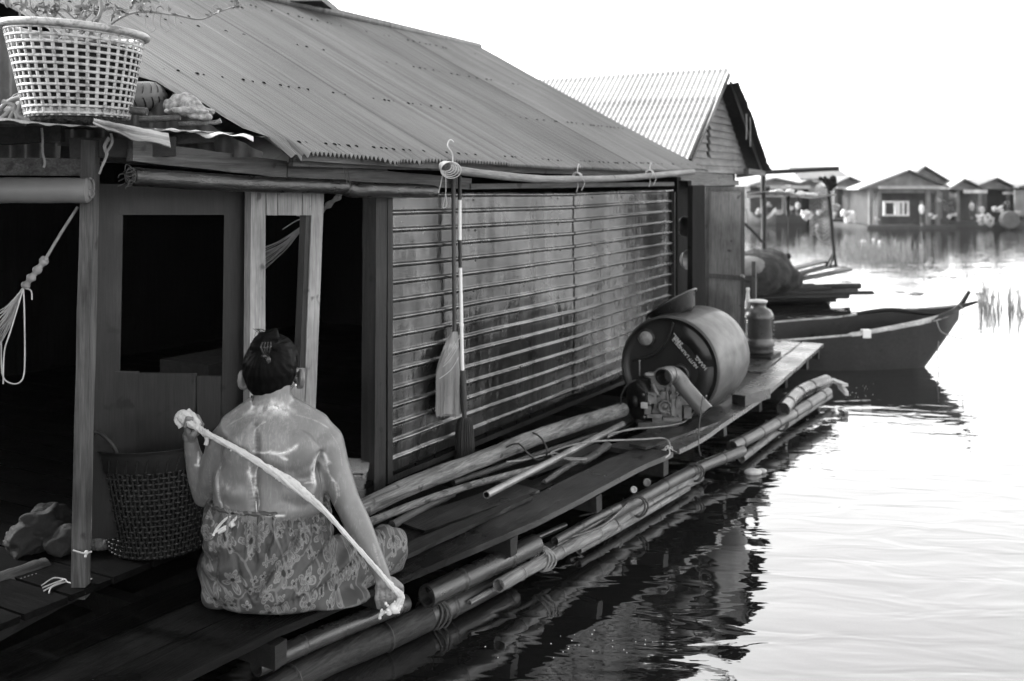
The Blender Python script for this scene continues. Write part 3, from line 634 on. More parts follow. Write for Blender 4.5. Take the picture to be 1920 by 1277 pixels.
for i in range(n):      # gable clapboards
    z0 = 1.42+i*.062; z1 = z0+.066
    def lim(z): return sE+.10+max(0, (z-1.50))/.82*.97, sE+1.93-max(0, (z-1.45))/.78*.95
    a, b_ = lim((z0+z1)/2)
    if b_-a < .1: break
    gap = (sE+.72, sE+.80) if 2 <= i <= 7 else None
    for (x, y) in (((a, gap[0]), (gap[1], b_)) if gap and a < gap[0] else ((a, b_),)):
        q = random.uniform(-.006, .006); m.prism([H(x, tg, z0), H(y, tg, z0+q), H(y, tg-.004, z1+q), H(x, tg-.004, z1)], -N*.012)
        m.prism([H(x, tg+.012, z0), H(y, tg+.012, z0+q), H(y, tg+.001, z0+.03+q), H(x, tg+.001, z0+.03)], -N*.011)
part('gable_wall', m, wood('gable_clapboard', .14, 'u', rough=.7, var=.3), nb, 'grey clapboard gable with a dark slot')
m = MB(); m.box(H(sE+1.0, tg-2.0, .78), (.86, 1.9, .70), (U, N, Z)); m.box(H(sE+1.0, tg-2.0, 1.72), (.42, 1.85, .22), (U, N, Z)); part('wall', m, WOODX, nb)
m = MB(); m.beam(H(sE-.02, tg+.02, 1.385), H(sE+1.35, tg+.02, 1.372), .03, .07, n=6, jit=.002); m.beam(H(sE+.2, tg+.03, 1.325), H(sE+1.5, tg+.03, 1.335), .03, .045)
m.beam(H(sE+1.5, tE-.02, 1.44), H(sE+2.05, tE-.02, 1.43), .05, .05)
part('beam', m, WOODG, nb)
m = MB(); pts = [H(sE+1.25+.08*i, tE+.02, 1.62-.0*i) for i in range(5)]
for x, z0, z1 in ((1.30, 1.95, 1.72), (1.42, 1.93, 1.66)): m.tube(spline([H(sE+x, tE+.04, z0), H(sE+x+.01, tE+.04, (z0+z1)/2), H(sE+x, tE+.04, z1)], 4), .006, 6)
part('hanging_cord', m, ROPE, nb)
# the open door leaf
dl = thing('door', 'open grey wooden door leaf standing out past the dark doorway, above the drum', 'door', H(8.62, .2, 0))
c0 = D(1324, 352, 7.35); c1 = D(1396, 350, 7.12)
def DD(f, z, o=0): p = c0.lerp(c1, f); return V((p.x, p.y-o, z))
zt, zb = 1.300, .02
m = MB(); m.prism([DD(.06, zb), DD(.96, zb), DD(.96, zt-.02), DD(.06, zt-.02)], V((0, .012, 0))); part('panel', m, wood('door_board', .15, 'z', var=.22, rough=.6, bump=.2), dl)
m = MB()
m.prism([DD(0, zb, .008), DD(.07, zb, .008), DD(.07, zt, .008), DD(-.02, zt, .008)], V((0, .03, 0))); m.prism([DD(.90, zb, .008), DD(1, zb, .008), DD(1, zt, .008), DD(.90, zt, .008)], V((0, .03, 0)))
m.prism([DD(.071, zt-.03, .006), DD(.899, zt-.03, .006), DD(.899, zt, .006), DD(.071, zt, .006)], V((0, .02, 0))); m.prism([DD(.071, .625, .006), DD(.899, .625, .006), DD(.899, .66, .006), DD(.071, .66, .006)], V((0, .02, 0)))
part('frame', m, wood('door_rail', .075, 'z', var=.3), dl)
m = MB(); m.ell(DD(.93, .655, .02), .018); m.tube([DD(.93, .655, .02), DD(.93, .655, 0)], .008); part('handle', m, METALL, dl)
# pans hanging in the doorway
for (px, py, r, lab) in ((1283, 425, .075, 'round dark pan hanging high in the dark doorway'), (1290, 487, .075, 'shiny pan hanging lower in the dark doorway')):
    m = MB(); c = T(px, py, -.08); m.lathe([(0, -.03), (r*.8, -.03), (r, 0), (r*1.05, 0), (r*1.04, -.004), (r*.78, -.036), (0, -.036)], c, N+U*.0+V((0, -.4, 0)), 28)
    solo('pan', lab, 'pan', m, METALL if py > 450 else METAL, 'pans hanging in the doorway')

# ================================================================== UNDER THE EAVES
p = spline([T(842, 317, .20), T(900, 325, .22), T(1000, 335, .24), T(1080, 336, .24), T(1180, 333, .22), T(1300, 322, .24)], 8)
m = MB(); m.tube(p, [.0185+.002*nz(i*.3, 1, 1) for i in range(len(p))], 12, jit=.02); solo('eave_pole', 'long pale bent pole tied under the roof edge above the zinc wall', 'pole', m, wood('pale_pole', .15, 'u', var=.25, bump=.3))
for px, py in ((1082, 328), (1218, 322)):
    m = MB(); c = T(px, py+4, .23)
    for k in range(3):
        q = [c+U*(k*.012-.01)+(N*cos(a)+Z*sin(a))*.024 for a in [j*2*pi/14 for j in range(15)]]; m.tube(q, .0025, 5, caps=False)
    m.tube(spline([c+Z*.02, c+Z*.07+U*.02, c+Z*.05+U*.04], 5), .0022, 5); m.tube(spline([c-Z*.02, c-Z*.05+U*.01, c-Z*.08-U*.01], 5), .0022, 5); m.tube(spline([c+Z*.0+N*.024, c-Z*.03+N*.03+U*.03, c-Z*.07+N*.02+U*.012], 5), .0022, 5)
    solo('string_tie', 'pale string tie knotted round the %s of the long eave pole' % ('middle' if px < 1100 else 'right end'), 'string', m, ROPEW, 'ties on the eave pole')
m = MB(); c = T(835, 312, .25)
for k in range(5):
    r = .026+.004*k; cc = c+V((.006*k, -.003*k, -.004*k)); m.tube([cc+V((cos(a)*r, -.002*sin(a*3), sin(a)*r*.8)) for a in [j*2*pi/24 for j in range(25)]], .0022, 6, caps=False)
m.tube(spline([c+V((.03, 0, 0)), c+V((.03, 0, .05)), c+V((.01, 0, .085)), c+V((.02, 0, .11)), c+V((.035, 0, .10))], 5), .003, 6)
m.tube(spline([c+V((-.01, .01, -.02)), c+V((-.02, .02, -.07)), c+V((-.03, .02, -.11))], 5), .002, 5); m.tube(spline([c+V((0, .01, -.02)), c+V((.0, .02, -.11)), c+V((-.012, .02, -.17)), c+V((.004, .02, -.16)), c+V((0, .02, -.11))], 5), .0018, 5)
solo('wire_coil', 'coil of pale wire hanging from the roof corner above the broom', 'wire', m, ROPEW)
# rolled tarpaulins
a_, b_ = T(246, 331, .085), T(645, 350, .085); p = [a_.lerp(b_, i/40)+Z*(-.006*sin(i/40*pi)) for i in range(41)]
rt = thing('rolled_tarpaulin', 'black rolled tarpaulin tied along the front beam above the boarded panels', 'tarpaulin', p[20])
m = MB(); rr = [.028+.0015*nz(i*.4, 1, 1)-.000*i for i in range(41)]; m.tube(p, rr, 20, caps=False, jit=.02)
q = spline([T(645, 350, .085), T(660, 356, .085), T(700, 356, .088), T(815, 359, .09)], 8); m.tube(q, [.017, .019, .024, .030]+[.030+.001*nz(i, 4, 4) for i in range(len(q)-6)]+[.028, .026], 18, jit=.02)
m.tube([p[0]+U*.0, p[2]], [.024, .022], 16, caps=False)
part('roll', m, TARP, rt)
m = MB()
ax = (p[1]-p[0]).normalized(); sdv = ax.cross(Z).normalized()
L = []
for k in range(50):
    a = k*.42; r = .005+.022*k/50; L.append(p[0]-ax*.004+(sdv*cos(a)+Z*sin(a))*r)
m.tube(L, .0022, 5)
for k in range(10):
    a = random.uniform(0, 6.28); c = p[0]+(sdv*cos(a)+Z*sin(a))*.027; m.tube(spline([c, c-ax*.02+Z*random.uniform(-.01, .01), c-ax*random.uniform(.02, .035)-Z*.012], 4), .0016, 4)
part('frayed_end', m, ROPED, rt)
m = MB()
for dx in (-.012, .008):
    c = T(645, 350, .085)+U*dx; m.tube(spline([c+Z*.10, c+Z*.03+N*.02, c+N*.022-Z*.005, c-Z*.02+N*.01], 6), .002, 5)
part('tie', m, ROPED, rt)
m = MB(); a_, b_ = D(-80, 357, 2.86), D(163, 357, 2.93); m.tube([a_.lerp(b_, i/20)+Z*.002*nz(i*.4, 1, 1) for i in range(21)], .0375, 22)
c = b_; m.ell(b_, (.012, .038, .038), n=14)
for k in range(16):
    a = k*.5; m.tube([b_+V((.008+.002*(k % 3), cos(a)*.03*(k/16), sin(a)*.036*(k/16))), b_+V((.012, cos(a+.5)*.03*((k+1)/16), sin(a+.5)*.036*((k+1)/16)))], .004, 5)
solo('rolled_tarpaulin', 'pale grey rolled tarpaulin hung under the porch beam at far left', 'tarpaulin', m, TARPW)
# hammocks
def hammock(lab, a, knot, fan, ends, nth, loops):
    h = thing('hammock', lab, 'hammock', knot)
    m = MB(); m.tube(spline([a, a.lerp(knot, .5)+V((0, 0, .003)), knot], 6), .0045, 7)
    p = spline([knot, knot.lerp(fan, .35), knot.lerp(fan, .7), fan], 6); m.tube(p, [.011+.0035*sin(i*1.3) for i in range(len(p))], 9, jit=.1)
    for k in range(8): m.ell(knot+V((random.uniform(-.006, .006), random.uniform(-.006, .006), random.uniform(-.008, .008))), .008, n=8)
    part('rope', m, ROPE, h)
    m = MB()
    for k in range(nth):
        e = ends(k/(nth-1)); mid = fan.lerp(e, .5)+V((random.uniform(-.012, .012), random.uniform(-.02, .02), -.012-random.uniform(0, .015)))
        m.tube(spline([fan+V((random.uniform(-.004, .004), 0, 0)), fan.lerp(mid, .5)+V((0, 0, -.002)), mid, e], 4), .0014, 4)
    for L in loops: m.tube(spline(L, 6), .0022, 5)
    part('net', m, ROPEW, h)
kn = D(84, 488, 2.95)
hammock('pale string hammock hanging from the porch post at the far left', D(146, 388, 3.0), kn, D(44, 540, 2.93),
        lambda f: D(-20-20*f, 590+130*f, 2.9+.2*f), 22,
        [[D(44, 540, 2.93), D(46, 600, 2.92), D(46, 690, 2.91), D(38, 716, 2.91), D(18, 718, 2.91), D(4, 700, 2.91), D(2, 640, 2.91)], [D(44, 540, 2.93), D(58, 545, 2.92), D(60, 562, 2.92)], [D(44, 540, 2.93), D(20, 620, 2.9), D(8, 660, 2.9), D(6, 720, 2.9)]])
kn = D(636, 368, 4.0)
hammock('string hammock seen through the narrow window of the pale panel', D(655, 350, 3.9), kn, D(582, 412, 4.15),
        lambda f: D(478-10*f, 470+60*f, 4.3+.2*f), 26, [[D(582, 410, 4.15), D(560, 412, 4.15), D(530, 430, 4.2)], [D(582, 405, 4.15), D(572, 406, 4.15), D(556, 404, 4.15)]])
# broom and mop
br = thing('broom', 'straw hand broom hanging by its long handle on the zinc wall, left of the mop', 'broom', T(845, 770, .05))
m = MB(); m.tube([T(850, 335, .045), T(851, 480, .045), T(852, 625, .045)], [.0095, .0092, .009], 12); part('handle', m, wood('broom_handle', .045, 'z', rough=.4, var=.2), br)
m = MB(); top = T(853, 622, .045); P = []
for k in range(9):   # flat fan head, narrow at the neck
    f = k/8; y = 622+ (778-622)*f; xl = 846-(846-817)*min(1, f*2.2)**.8; xr = 858+(866-858)*min(1, f*2)
    if f > .6: xr -= (f-.6)*6
    L = [T(xl+(xr-xl)*j/14, y-6*sin(j/14*pi)*(f > .9)+(4 if j % 2 else 0)*(f > .95), .045+.016*sin(j/14*pi)) for j in range(15)]; P.append(L+[T(xl+(xr-xl)*j/14, y, .045-.006*sin(j/14*pi)) for j in range(14, -1, -1)])
m.grid(P); m.add(P[-1], [tuple(range(30))])
for k in range(60):
    f = k/59; q = T(819+(862-819)*f, 700, .062); e = T(817+(858-817)*f+random.uniform(-2, 2), 778+random.uniform(-10, 6), .06); m.tube([T(835+(858-835)*f, 655, .058), q, e], .0012, 4)
part('bristles', m, STRAW, br)
m = MB()
for y0 in (650, 656, 662, 684): m.tube(spline([T(834-(y0-650)*.3, y0+26, .062), T(845, y0+10, .066), T(860, y0-14, .06)], 4), .002, 5)
for k in range(6): m.tube([T(836+k*4, 668-k*3, .064), T(848, 632, .056)], .0016, 5)
part('stitching', m, ROPEW, br)
mo = thing('mop', 'mop with black and white handle and dark rag head, right of the broom', 'mop', T(872, 860, .07))
m = MB(); m.tube([T(862, 330, .06), T(862, 375, .06)], .0085, 12, mi=1); m.tube([T(862, 375, .06), T(862, 450, .06)], .0085, 12); m.tube([T(862, 450, .06), T(863, 502, .06)], .0085, 12, mi=1); m.tube([T(863, 502, .06), T(867, 694, .06)], .0085, 12)
m.tube([T(865, 606, .06), T(865, 612, .06)], .011, 12)
part('handle', m, [WHITE, BLACK], mo)
m = MB(); m.tube([T(867, 694, .06), T(870, 768, .062)], [.017, .0145], 16); m.tube([T(870, 768, .062), T(871, 785, .062)], [.011, .012], 12)
for k in range(14): m.ell(T(879-k*.0, 700+k*5, .062), .0035, n=6)
part('sleeve', m, DRUM, mo)
m = MB(); c = T(871, 783, .062)
for k in range(44):
    a = k*2*pi/44*3; r = .012+.026*((k*7) % 11)/11; d = V((cos(a), sin(a)*.7, 0)); L = .195+random.uniform(-.008, .012)
    m.tube(spline([c, c+d*r*.8-Z*.012, c+d*r*1.15-Z*.07, c+d*r*1.25-Z*L], 4), [.003]+[.0048]*12, 6, jit=.08)
part('rags', m, MOP, mo)

# ================================================================== WOMAN
def B(px, py, dy=0.0): return D(px, py, 3.15+dy)
woman = thing('person', 'woman seen from behind, seated in a flowered sarong, scrubbing her soapy back', 'person', B(520, 1140))
m = MB()
tor = [(1105, 512, 95, .12), (1040, 508, 95, .115), (1000, 503, 96, .11), (960, 501, 100, .110), (925, 503, 103, .108), (890, 506, 103, .105), (855, 508, 104, .104), (825, 508, 104, .10), (803, 508, 95, .092), (786, 509, 74, .078), (770, 510, 50, .062), (757, 511, 38, .054), (740, 511, 35, .052), (710, 510, 34, .052)]
R = []
for (y, x, hw, hd) in tor: R.append((B(x, y, .0), hw/FPX*3.15, hd))
m.rings(R, 48)
m.limb([B(430, 948, -.03), B(470, 955, -.065), B(540, 955, -.07), B(585, 945, -.04)], [.035, .042, .042, .038])
def LM(pts, rs): m.limb([B(*p) for p in pts], [r/FPX*3.15 for r in rs])
LM([(478, 788, .0), (440, 806, .0), (418, 836, .01)], (28, 30, 33))          # left shoulder slope
LM([(545, 785, .0), (590, 806, .0), (606, 830, .01)], (28, 33, 38))
LM([(418, 838, .0), (400, 890, .03), (385, 928, .06)], (32, 29, 24))         # left upper arm
LM([(384, 928, .06), (373, 893, .045), (361, 848, .02), (358, 828, .01)], (23, 22, 16, 13))
LM([(608, 832, .0), (626, 880, .0), (652, 945, -.01)], (38, 31, 25))         # right upper arm
LM([(652, 943, -.01), (672, 985, -.03), (698, 1038, -.06), (716, 1078, -.08)], (25, 25, 19, 15.5))
# shoulder blades, back fat folds
m.ell(B(450, 852, -.066), (.058, .028, .075)); m.ell(B(560, 852, -.068), (.062, .028, .075)); m.ell(B(455, 925, -.078), (.062, .028, .038)); m.ell(B(553, 925, -.078), (.064, .028, .040))
m.ell(B(420, 905, -.01), (.030, .07, .07)); m.ell(B(592, 905, -.01), (.034, .07, .075)); m.ell(B(510, 775, -.045), (.030, .022, .03)); m.limb([B(488, 757, .01), B(462, 776, .01), B(436, 797, .01)], [.036, .038, .042]); m.limb([B(532, 757, .01), B(560, 774, .01), B(594, 797, .01)], [.036, .038, .044])
m.ell(B(455, 900, .1), (.06, .05, .06)); m.ell(B(560, 900, .1), (.06, .05, .06)); m.ell(B(507, 930, .06), (.15, .12, .09))
# head and face (turned away)
hc = B(509, 690, .035)
m.ell(hc, (.071, .088, .098)); m.ell(hc+V((0, .03, -.05)), (.056, .062, .06)); m.ell(hc+V((0, .062, -.088)), (.026, .024, .022)); m.ell(hc+V((0, .086, .02)), (.045, .018, .02))
m.limb([hc+V((0, .088, .012)), hc+V((0, .105, -.022))], (.008, .013), 10); m.ell(hc+V((0, .098, -.028)), (.017, .010, .008)); m.ell(hc+V((0, .088, -.053)), (.024, .012, .006)); m.ell(hc+V((0, .087, -.063)), (.021, .012, .007))
for sx in (-1, 1): m.ell(hc+V((sx*.030, .076, .008)), (.016, .012, .010)); m.ell(hc+V((sx*.044, .068, -.03)), (.020, .018, .022))
def ear(px, py, sx):
    e = B(px, py, .05)
    t = Matrix.Rotation(sx*.5, 3, 'Z'); L = []
    for k in range(13):
        a = -2.2+k*(4.4/12); L.append(e+t@V((sx*.004+.004*sx*cos(a), -.002-.016*cos(a)*1.0, .0+.029*sin(a))))
    m.tube(L, .0048, 8); m.ell(e+t@V((-sx*.001, -.002, .001)), (.0050, .017, .029), (t@V((1, 0, 0)), t@V((0, 1, 0)), Z)); m.ell(e+V((-sx*.004, .0, -.024)), (.007, .008, .010)); m.ell(e+V((-sx*.012, .006, 0)), (.010, .014, .020))
ear(458, 712, -1); ear(562, 710, 1)
# legs folded under the sarong
m.limb([B(560, 1085, .0), B(650, 1070, .16), B(722, 1035, .22)], (.09, .075, .05)); m.limb([B(722, 1050, .22), B(640, 1090, .38), B(560, 1100, .46)], (.045, .042, .03)); m.limb([B(560, 1100, .46), B(520, 1105, .52)], (.028, .022))
m.limb([B(460, 1085, .0), B(430, 1070, .25), B(420, 1050, .45)], (.09, .075, .05)); m.limb([B(420, 1055, .45), B(480, 1085, .50), B(540, 1090, .42)], (.045, .04, .03)); m.limb([B(540, 1092, .40), B(580, 1098, .36)], (.028, .022))
# hands: right hand closed round the lower end of the cloth, thumb towards the camera
def finger(pts, r0, r1): m.limb(pts, [r0+(r1-r0)*i/(len(pts)-1) for i in range(len(pts))], 12)
def HND(o, ax, ay, az, s=1.0):
    """fist: o wrist, ax towards the knuckles, ay across the palm (index side), az out of the back of the hand"""
    f = lambda a, b_, c: o+ax*a*s+ay*b_*s+az*c*s
    m.limb([f(-.005, 0, 0), f(.02, .0, .002)], (.022*s, .026*s)); m.ell(f(.045, .002, .0), (.036*s, .036*s, .018*s), (ax, ay, az)); m.ell(f(.06, .0, .004), (.026*s, .039*s, .014*s), (ax, ay, az))
    for k, (b_, L, r) in enumerate(((.033, .95, .0100), (.011, 1.05, .0104), (-.012, 1.0, .0100), (-.033, .82, .0088))):
        b_ = b_
        k0 = f(.074-.004*abs(k-1), b_, .006); k1 = f(.074+.030*L, b_*1.02, -.006); k2 = f(.074+.026*L, b_*.98, -.034); k3 = f(.052+.010*L, b_*.95, -.044); k4 = f(.040, b_*.92, -.034)
        finger([k0, k1, k2, k3, k4], r*s*.97, r*s*.78)
    finger([f(.018, .026, -.010), f(.040, .046, -.022), f(.062, .044, -.040), f(.076, .026, -.052)], .0145*s, .0095*s)
m_body = m
wr = B(717, 1080, -.08); HND(wr, (B(728, 1128, -.09)-wr).normalized(), V((1, 0, 0)), V((.1, -1, .15)).normalized(), .98)
wl_ = B(358, 826, .01); HND(wl_, (B(352, 790, -.01)-wl_).normalized(), V((.2, -.95, 0)).normalized(), V((-.95, -.25, .1)).normalized(), .86)
body = fuse('body', m, SKIN, woman, .0032, 2)
relax(body, 26, [B(728, 1120, -.09), B(352, 800, -.01), B(458, 712, .05), B(562, 710, .05), hc+V((0, .09, -.02))], .055)
bvh = BVHTree.FromPolygons([tuple(V(v.co)+ORG[woman.name]) for v in body.data.vertices], [tuple(p.vertices) for p in body.data.polygons])
def hit(px, py, off=.002):
    d = D(px, py, 1)-V((0, 0, CAMZ)); h = bvh.ray_cast(V((0, 0, CAMZ)), d.normalized()); return None if h[0] is None else h[0]+h[1]*off
# spine groove and skin folds, pressed into the body mesh
og = ORG[woman.name]
from mathutils.kdtree import KDTree
def kd(pts):
    k = KDTree(len(pts)); [k.insert(p, i) for i, p in enumerate(pts)]; k.balance(); return k
def hits(pix, n=8): return [h for h in (hit(q.x, q.y, 0) for q in spline([V((x, y, 0)) for x, y in pix], n)) if h]
def groove(pix, wd, dep, ob=None, hs=None):
    k = kd(hs or hits(pix))
    for v in (ob or body).data.vertices:
        c = V(v.co)+og
        if c.y > 3.2: continue
        d = k.find(c)[2]
        if d < wd*2.5: v.co += V((0, 1, 0))*dep*math.exp(-(d/wd)**2)
groove([(477, 802), (478, 850), (477, 900), (478, 955)], .013, .014)
groove([(520, 882), (555, 884), (590, 870)], .012, .003); groove([(418, 950), (412, 925), (409, 890), (420, 865)], .006, .005); groove([(600, 940), (598, 905), (592, 875), (600, 850)], .008, .012); groove([(712, 1104), (709, 1142)], .003, .006); groove([(721, 1106), (720, 1148)], .003, .006); groove([(731, 1108), (732, 1150)], .003, .006)
body.data.update()
for sx in (-1, 1):
    m = MB(); m.ell(hc+V((sx*.030, .083, .008)), .0095, n=12); part('eye', m, EYE, woman)
# hair: a smooth cap twisted up to a knot
m = MB(); m.ell(hc+V((0, -.022, .008)), (.0865, .088, .098)); m.ell(hc+V((-.002, -.045, -.03)), (.070, .055, .058)); m.ell(hc+V((0, .01, .03)), (.083, .088, .080)); m.ell(hc+V((0, -.045, -.06)), (.048, .030, .034))
m.ell(hc+V((-.01, -.055, .078)), (.046, .035, .030)); m.ell(hc+V((.006, -.055, .106)), (.034, .022, .022)); m.ell(hc+V((.022, -.05, .120)), (.013, .012, .018)); m.ell(hc+V((-.03, -.05, .098)), (.016, .014, .014)); m.limb([hc+V((-.03, -.05, .085)), hc+V((.0, -.06, .108)), hc+V((.022, -.05, .122))], (.018, .017, .012)); m.limb([hc+V((-.035, -.05, .09)), hc+V((-.02, -.055, .118))], (.012, .008))
def hairdisp(c, nrm):
    d = c-(hc+V((-.005, -.06, .09))); a = atan2(d.x, d.z); return c+nrm*(.0007*sin(a*34+nz(c.x*20, c.z*20, 0)*5)+.0008*nz(c.x*60, c.y*60, c.z*20))
hair = fuse('hair', m, HAIRM, woman, .004, 6, disp=hairdisp)
m = MB()
for k in range(170):
    a = random.uniform(0, 6.28); c = hc+V((-.005, -.085, .085)); q = hc+V((.082*cos(a), -.035, .085*sin(a))); nrm = (q-hc).normalized(); 
    L = spline([c, c.lerp(q, .5)+V((0, -.016, 0))+nrm*.006, q+nrm*.003, q+V((0, .05, -.01))+nrm*.004], 4); m.tube(L, .0006, 3)
for k in range(18):
    c = hc+V((random.uniform(-.04, .03), -.055, .10)); m.tube(spline([c, c+V((random.uniform(-.01, .02), 0, .022)), c+V((random.uniform(-.02, .035), .0, .034))], 3), .0008, 3)
for k in range(110):
    x = random.uniform(-.05, .05); c = hc+V((x, -.062, -.075)); m.tube(spline([c, c+V((random.uniform(-.004, .004), .006, -.018)), c+V((random.uniform(-.01, .01), .012, -.030-random.uniform(0, .012)))], 3), .0006, 3)
part('stray_hair', m, HAIRM, hair)
m = MB(); cc = B(500, 660, -.085)
for k in range(4):
    x0 = -.012+k*.008; m.tube(spline([cc+V((x0, .0, .030)), cc+V((x0*1.2, -.012, .018)), cc+V((x0*.8, -.010, .0)), cc+V((x0*.3, .0, -.016))], 5), .0026, 6)
m.tube(spline([cc+V((-.018, -.002, .016)), cc+V((-.004, -.013, .014)), cc+V((.016, -.002, .018))], 5), .0035, 6); m.ell(cc+V((.006, -.008, -.024)), (.009, .005, .013)); m.ell(cc+V((-.006, -.006, -.012)), (.010, .005, .007))
part('hair_clip', m, grey('clip_plastic', .010, .3, .3, 40, spec=.35), woman)
m = MB(); m.ell(B(554, 722, .025), .0042, n=10); part('earring', m, WHITE, woman)
# sarong
m = MB(); sr = [(.302, 503, 108, .128), (.290, 503, 110, .131), (.270, 502, 113, .138), (.22, 502, 118, .155), (.16, 507, 122, .168), (.10, 514, 132, .182), (.05, 520, 138, .190), (.015, 528, 134, .185), (.002, 530, 120, .172)]
R = []
for (z, x, hw, hd) in sr:
    Y = 3.17; R.append((V(((x-960)/FPX*Y, Y, z)), hw/FPX*Y, hd))
m.rings(R, 56)
m.limb([B(570, 1090, -.0), B(640, 1070, .09), B(690, 1050, .17), B(724, 1030, .22)], (.125, .112, .092, .080), 24); m.limb([B(455, 1085, .02), B(430, 1070, .25), B(420, 1045, .45)], (.12, .105, .08), 20)
m.limb([B(724, 1045, .22), B(640, 1085, .40), B(540, 1095, .45)], (.07, .065, .06)); m.ell(B(520, 1060, .2), (.22, .24, .14)); m.ell(B(620, 1120, -.02), (.13, .10, .045)); m.ell(B(420, 1108, -.02), (.07, .10, .05)); m.ell(B(520, 1132, -.03), (.15, .10, .04))
cs = V(((505-960)/FPX*3.17, 3.17, 0))
def sdisp(c, nrm):
    a = atan2(c.x-cs.x, -(c.y-cs.y)); k = max(0, min(1, (c.z-.12)/.16)); f = .0095*k*sin(a*24+3*nz(a*3, c.z*4, 2))*(.6+.8*abs(nz(a*4, 1, 1))); f += .004*k*sin(a*57+c.z*30)
    # soft drapery folds falling from the waist to the right and left
    q = (c.x*1.0-c.z*1.3+c.y*.4)*34+5*nz(c.x*4, c.z*4, c.y*2); f += .012*nz((c.x*5+c.z*7), c.z*2, 3)+(.010*(abs(sin(q))**2.2-.4))*max(.25, 1-k)*max(0, min(1, c.z*12))
    r = c+nrm*f
    if r.z < .003: r.z = .003
    return r
sar = fuse('sarong', m, SARONG, woman, .0055, 8, disp=sdisp)
bvh = BVHTree.FromPolygons([tuple(V(v.co)+og) for v in sar.data.vertices], [tuple(p.vertices) for p in sar.data.polygons])
for pix, wd, dep in (([(560, 985), (545, 1030), (515, 1065), (478, 1122)], .009, .022), ([(690, 1010), (655, 1062), (600, 1105), (520, 1142)], .009, .020), ([(466, 972), (474, 1010), (478, 1050)], .006, .018), ([(418, 985), (408, 1040), (404, 1100)], .008, .014), ([(640, 985), (600, 1040), (560, 1090), (540, 1130)], .008, .014), ([(505, 972), (508, 1010), (498, 1040)], .006, .016), ([(440, 1040), (450, 1090), (470, 1135)], .008, .012), ([(735, 990), (722, 1030), (738, 1070)], .006, .008), ([(715, 990), (704, 1030), (722, 1078)], .006, .010), ([(535, 972), (540, 1000)], .005, .014), ([(590, 975), (585, 1010)], .005, .014)):
    groove(pix, wd, dep, sar); 
sar.data.update(); bvh = BVHTree.FromPolygons([tuple(V(v.co)+og) for v in sar.data.vertices], [tuple(p.vertices) for p in sar.data.polygons])
m = MB()
L = [cs+V((sin(a)*.184, -cos(a)*.130, .297+.002*sin(a*26))) for a in [j*2*pi/160 for j in range(161)]]; m.tube(L, [.0065+.0006*sin(i*1.2) for i in range(161)], 8, caps=False); part('waistband', m, SARONG, sar)
# soap smeared on the skin: a mask of the smears' own shapes, plus a few raised blobs
smears = [([(492, 770), (505, 763), (520, 764), (534, 770)], .026, .8), ([(460, 776), (480, 773), (505, 778)], .014, .5), ([(425, 800), (440, 790), (465, 778)], .005, .4), ([(530, 768), (550, 772)], .016, .35),
 ([(508, 848), (530, 850), (548, 842), (556, 836)], .009, 1), ([(515, 850), (530, 858), (538, 862)], .006, .9), ([(475, 846), (492, 849), (505, 848)], .004, .9), ([(475, 830), (477, 810), (486, 798), (496, 792)], .0035, .8), ([(482, 814), (486, 806)], .008, .35),
 ([(466, 868), (470, 884)], .004, .8), ([(466, 885), (470, 893)], .009, 1), ([(468, 893), (474, 915), (476, 928)], .004, .9), ([(486, 870), (480, 885), (480, 905), (484, 925), (486, 945), (481, 964)], .0035, 1), ([(478, 913), (480, 917)], .007, 1),
 ([(592, 908), (588, 885), (592, 862), (600, 848), (610, 854), (616, 868)], .007, 1), ([(586, 905), (584, 880), (590, 862)], .006, .8), ([(598, 862), (606, 868), (612, 880)], .012, .35), ([(612, 868), (618, 890), (628, 905), (632, 930), (626, 948)], .0035, .8), ([(622, 900), (634, 910), (636, 930)], .003, .6),
 ([(414, 875), (411, 890), (409, 910), (411, 938), (424, 948), (430, 952)], .0024, .6), ([(478, 965), (510, 968), (530, 967)], .004, 1), ([(505, 967), (532, 967)], .006, 1), ([(572, 906), (585, 904)], .004, .8), ([(408, 800), (396, 812)], .004, .9), ([(372, 848), (371, 868), (366, 872), (374, 873)], .005, 1), ([(372, 815), (374, 840)], .003, .8),
 ([(556, 778), (590, 788), (615, 802)], .003, .5), ([(622, 815), (636, 840), (641, 872)], .0025, .4), ([(356, 925), (364, 948), (368, 951)], .004, .9), ([(344, 840), (350, 860), (348, 900)], .003, .5), ([(372, 900), (360, 930)], .003, .4), ([(392, 880), (396, 925)], .003, .4), ([(640, 980), (680, 1030)], .006, .35), ([(700, 1020), (712, 1060)], .004, .4), ([(530, 770), (548, 750)], .010, .5), ([(480, 756), (500, 750)], .010, .35), ([(706, 1090), (716, 1110)], .010, .5)]
bvh_s = bvh
base_co = [V(v.co)+og for v in body.data.vertices]; mask = [0.0]*len(base_co)
bvh = BVHTree.FromPolygons([tuple(c) for c in base_co], [tuple(p.vertices) for p in body.data.polygons])
for pix, wd, st0 in smears:
    wd *= .8
    hh = hits(pix, 10)
    if len(hh) < 2: continue
    k = kd(hh); lo = V((min(h.x for h in hh)-.05, 0, min(h.z for h in hh)-.05)); hi = V((max(h.x for h in hh)+.05, 0, max(h.z for h in hh)+.05))
    for i, c in enumerate(base_co):
        if lo.x < c.x < hi.x and lo.z < c.z < hi.z and c.y < 3.25:
            d = k.find(c)[2]*(1+.5*nz(c.x*70, c.y*70, c.z*70))/wd
            if d < 2.2: mask[i] = max(mask[i], st0*math.exp(-d*d*.9))
ca = body.data.attributes.new('soap', 'FLOAT', 'POINT'); ca.data.foreach_set('value', mask)
foam = MB()
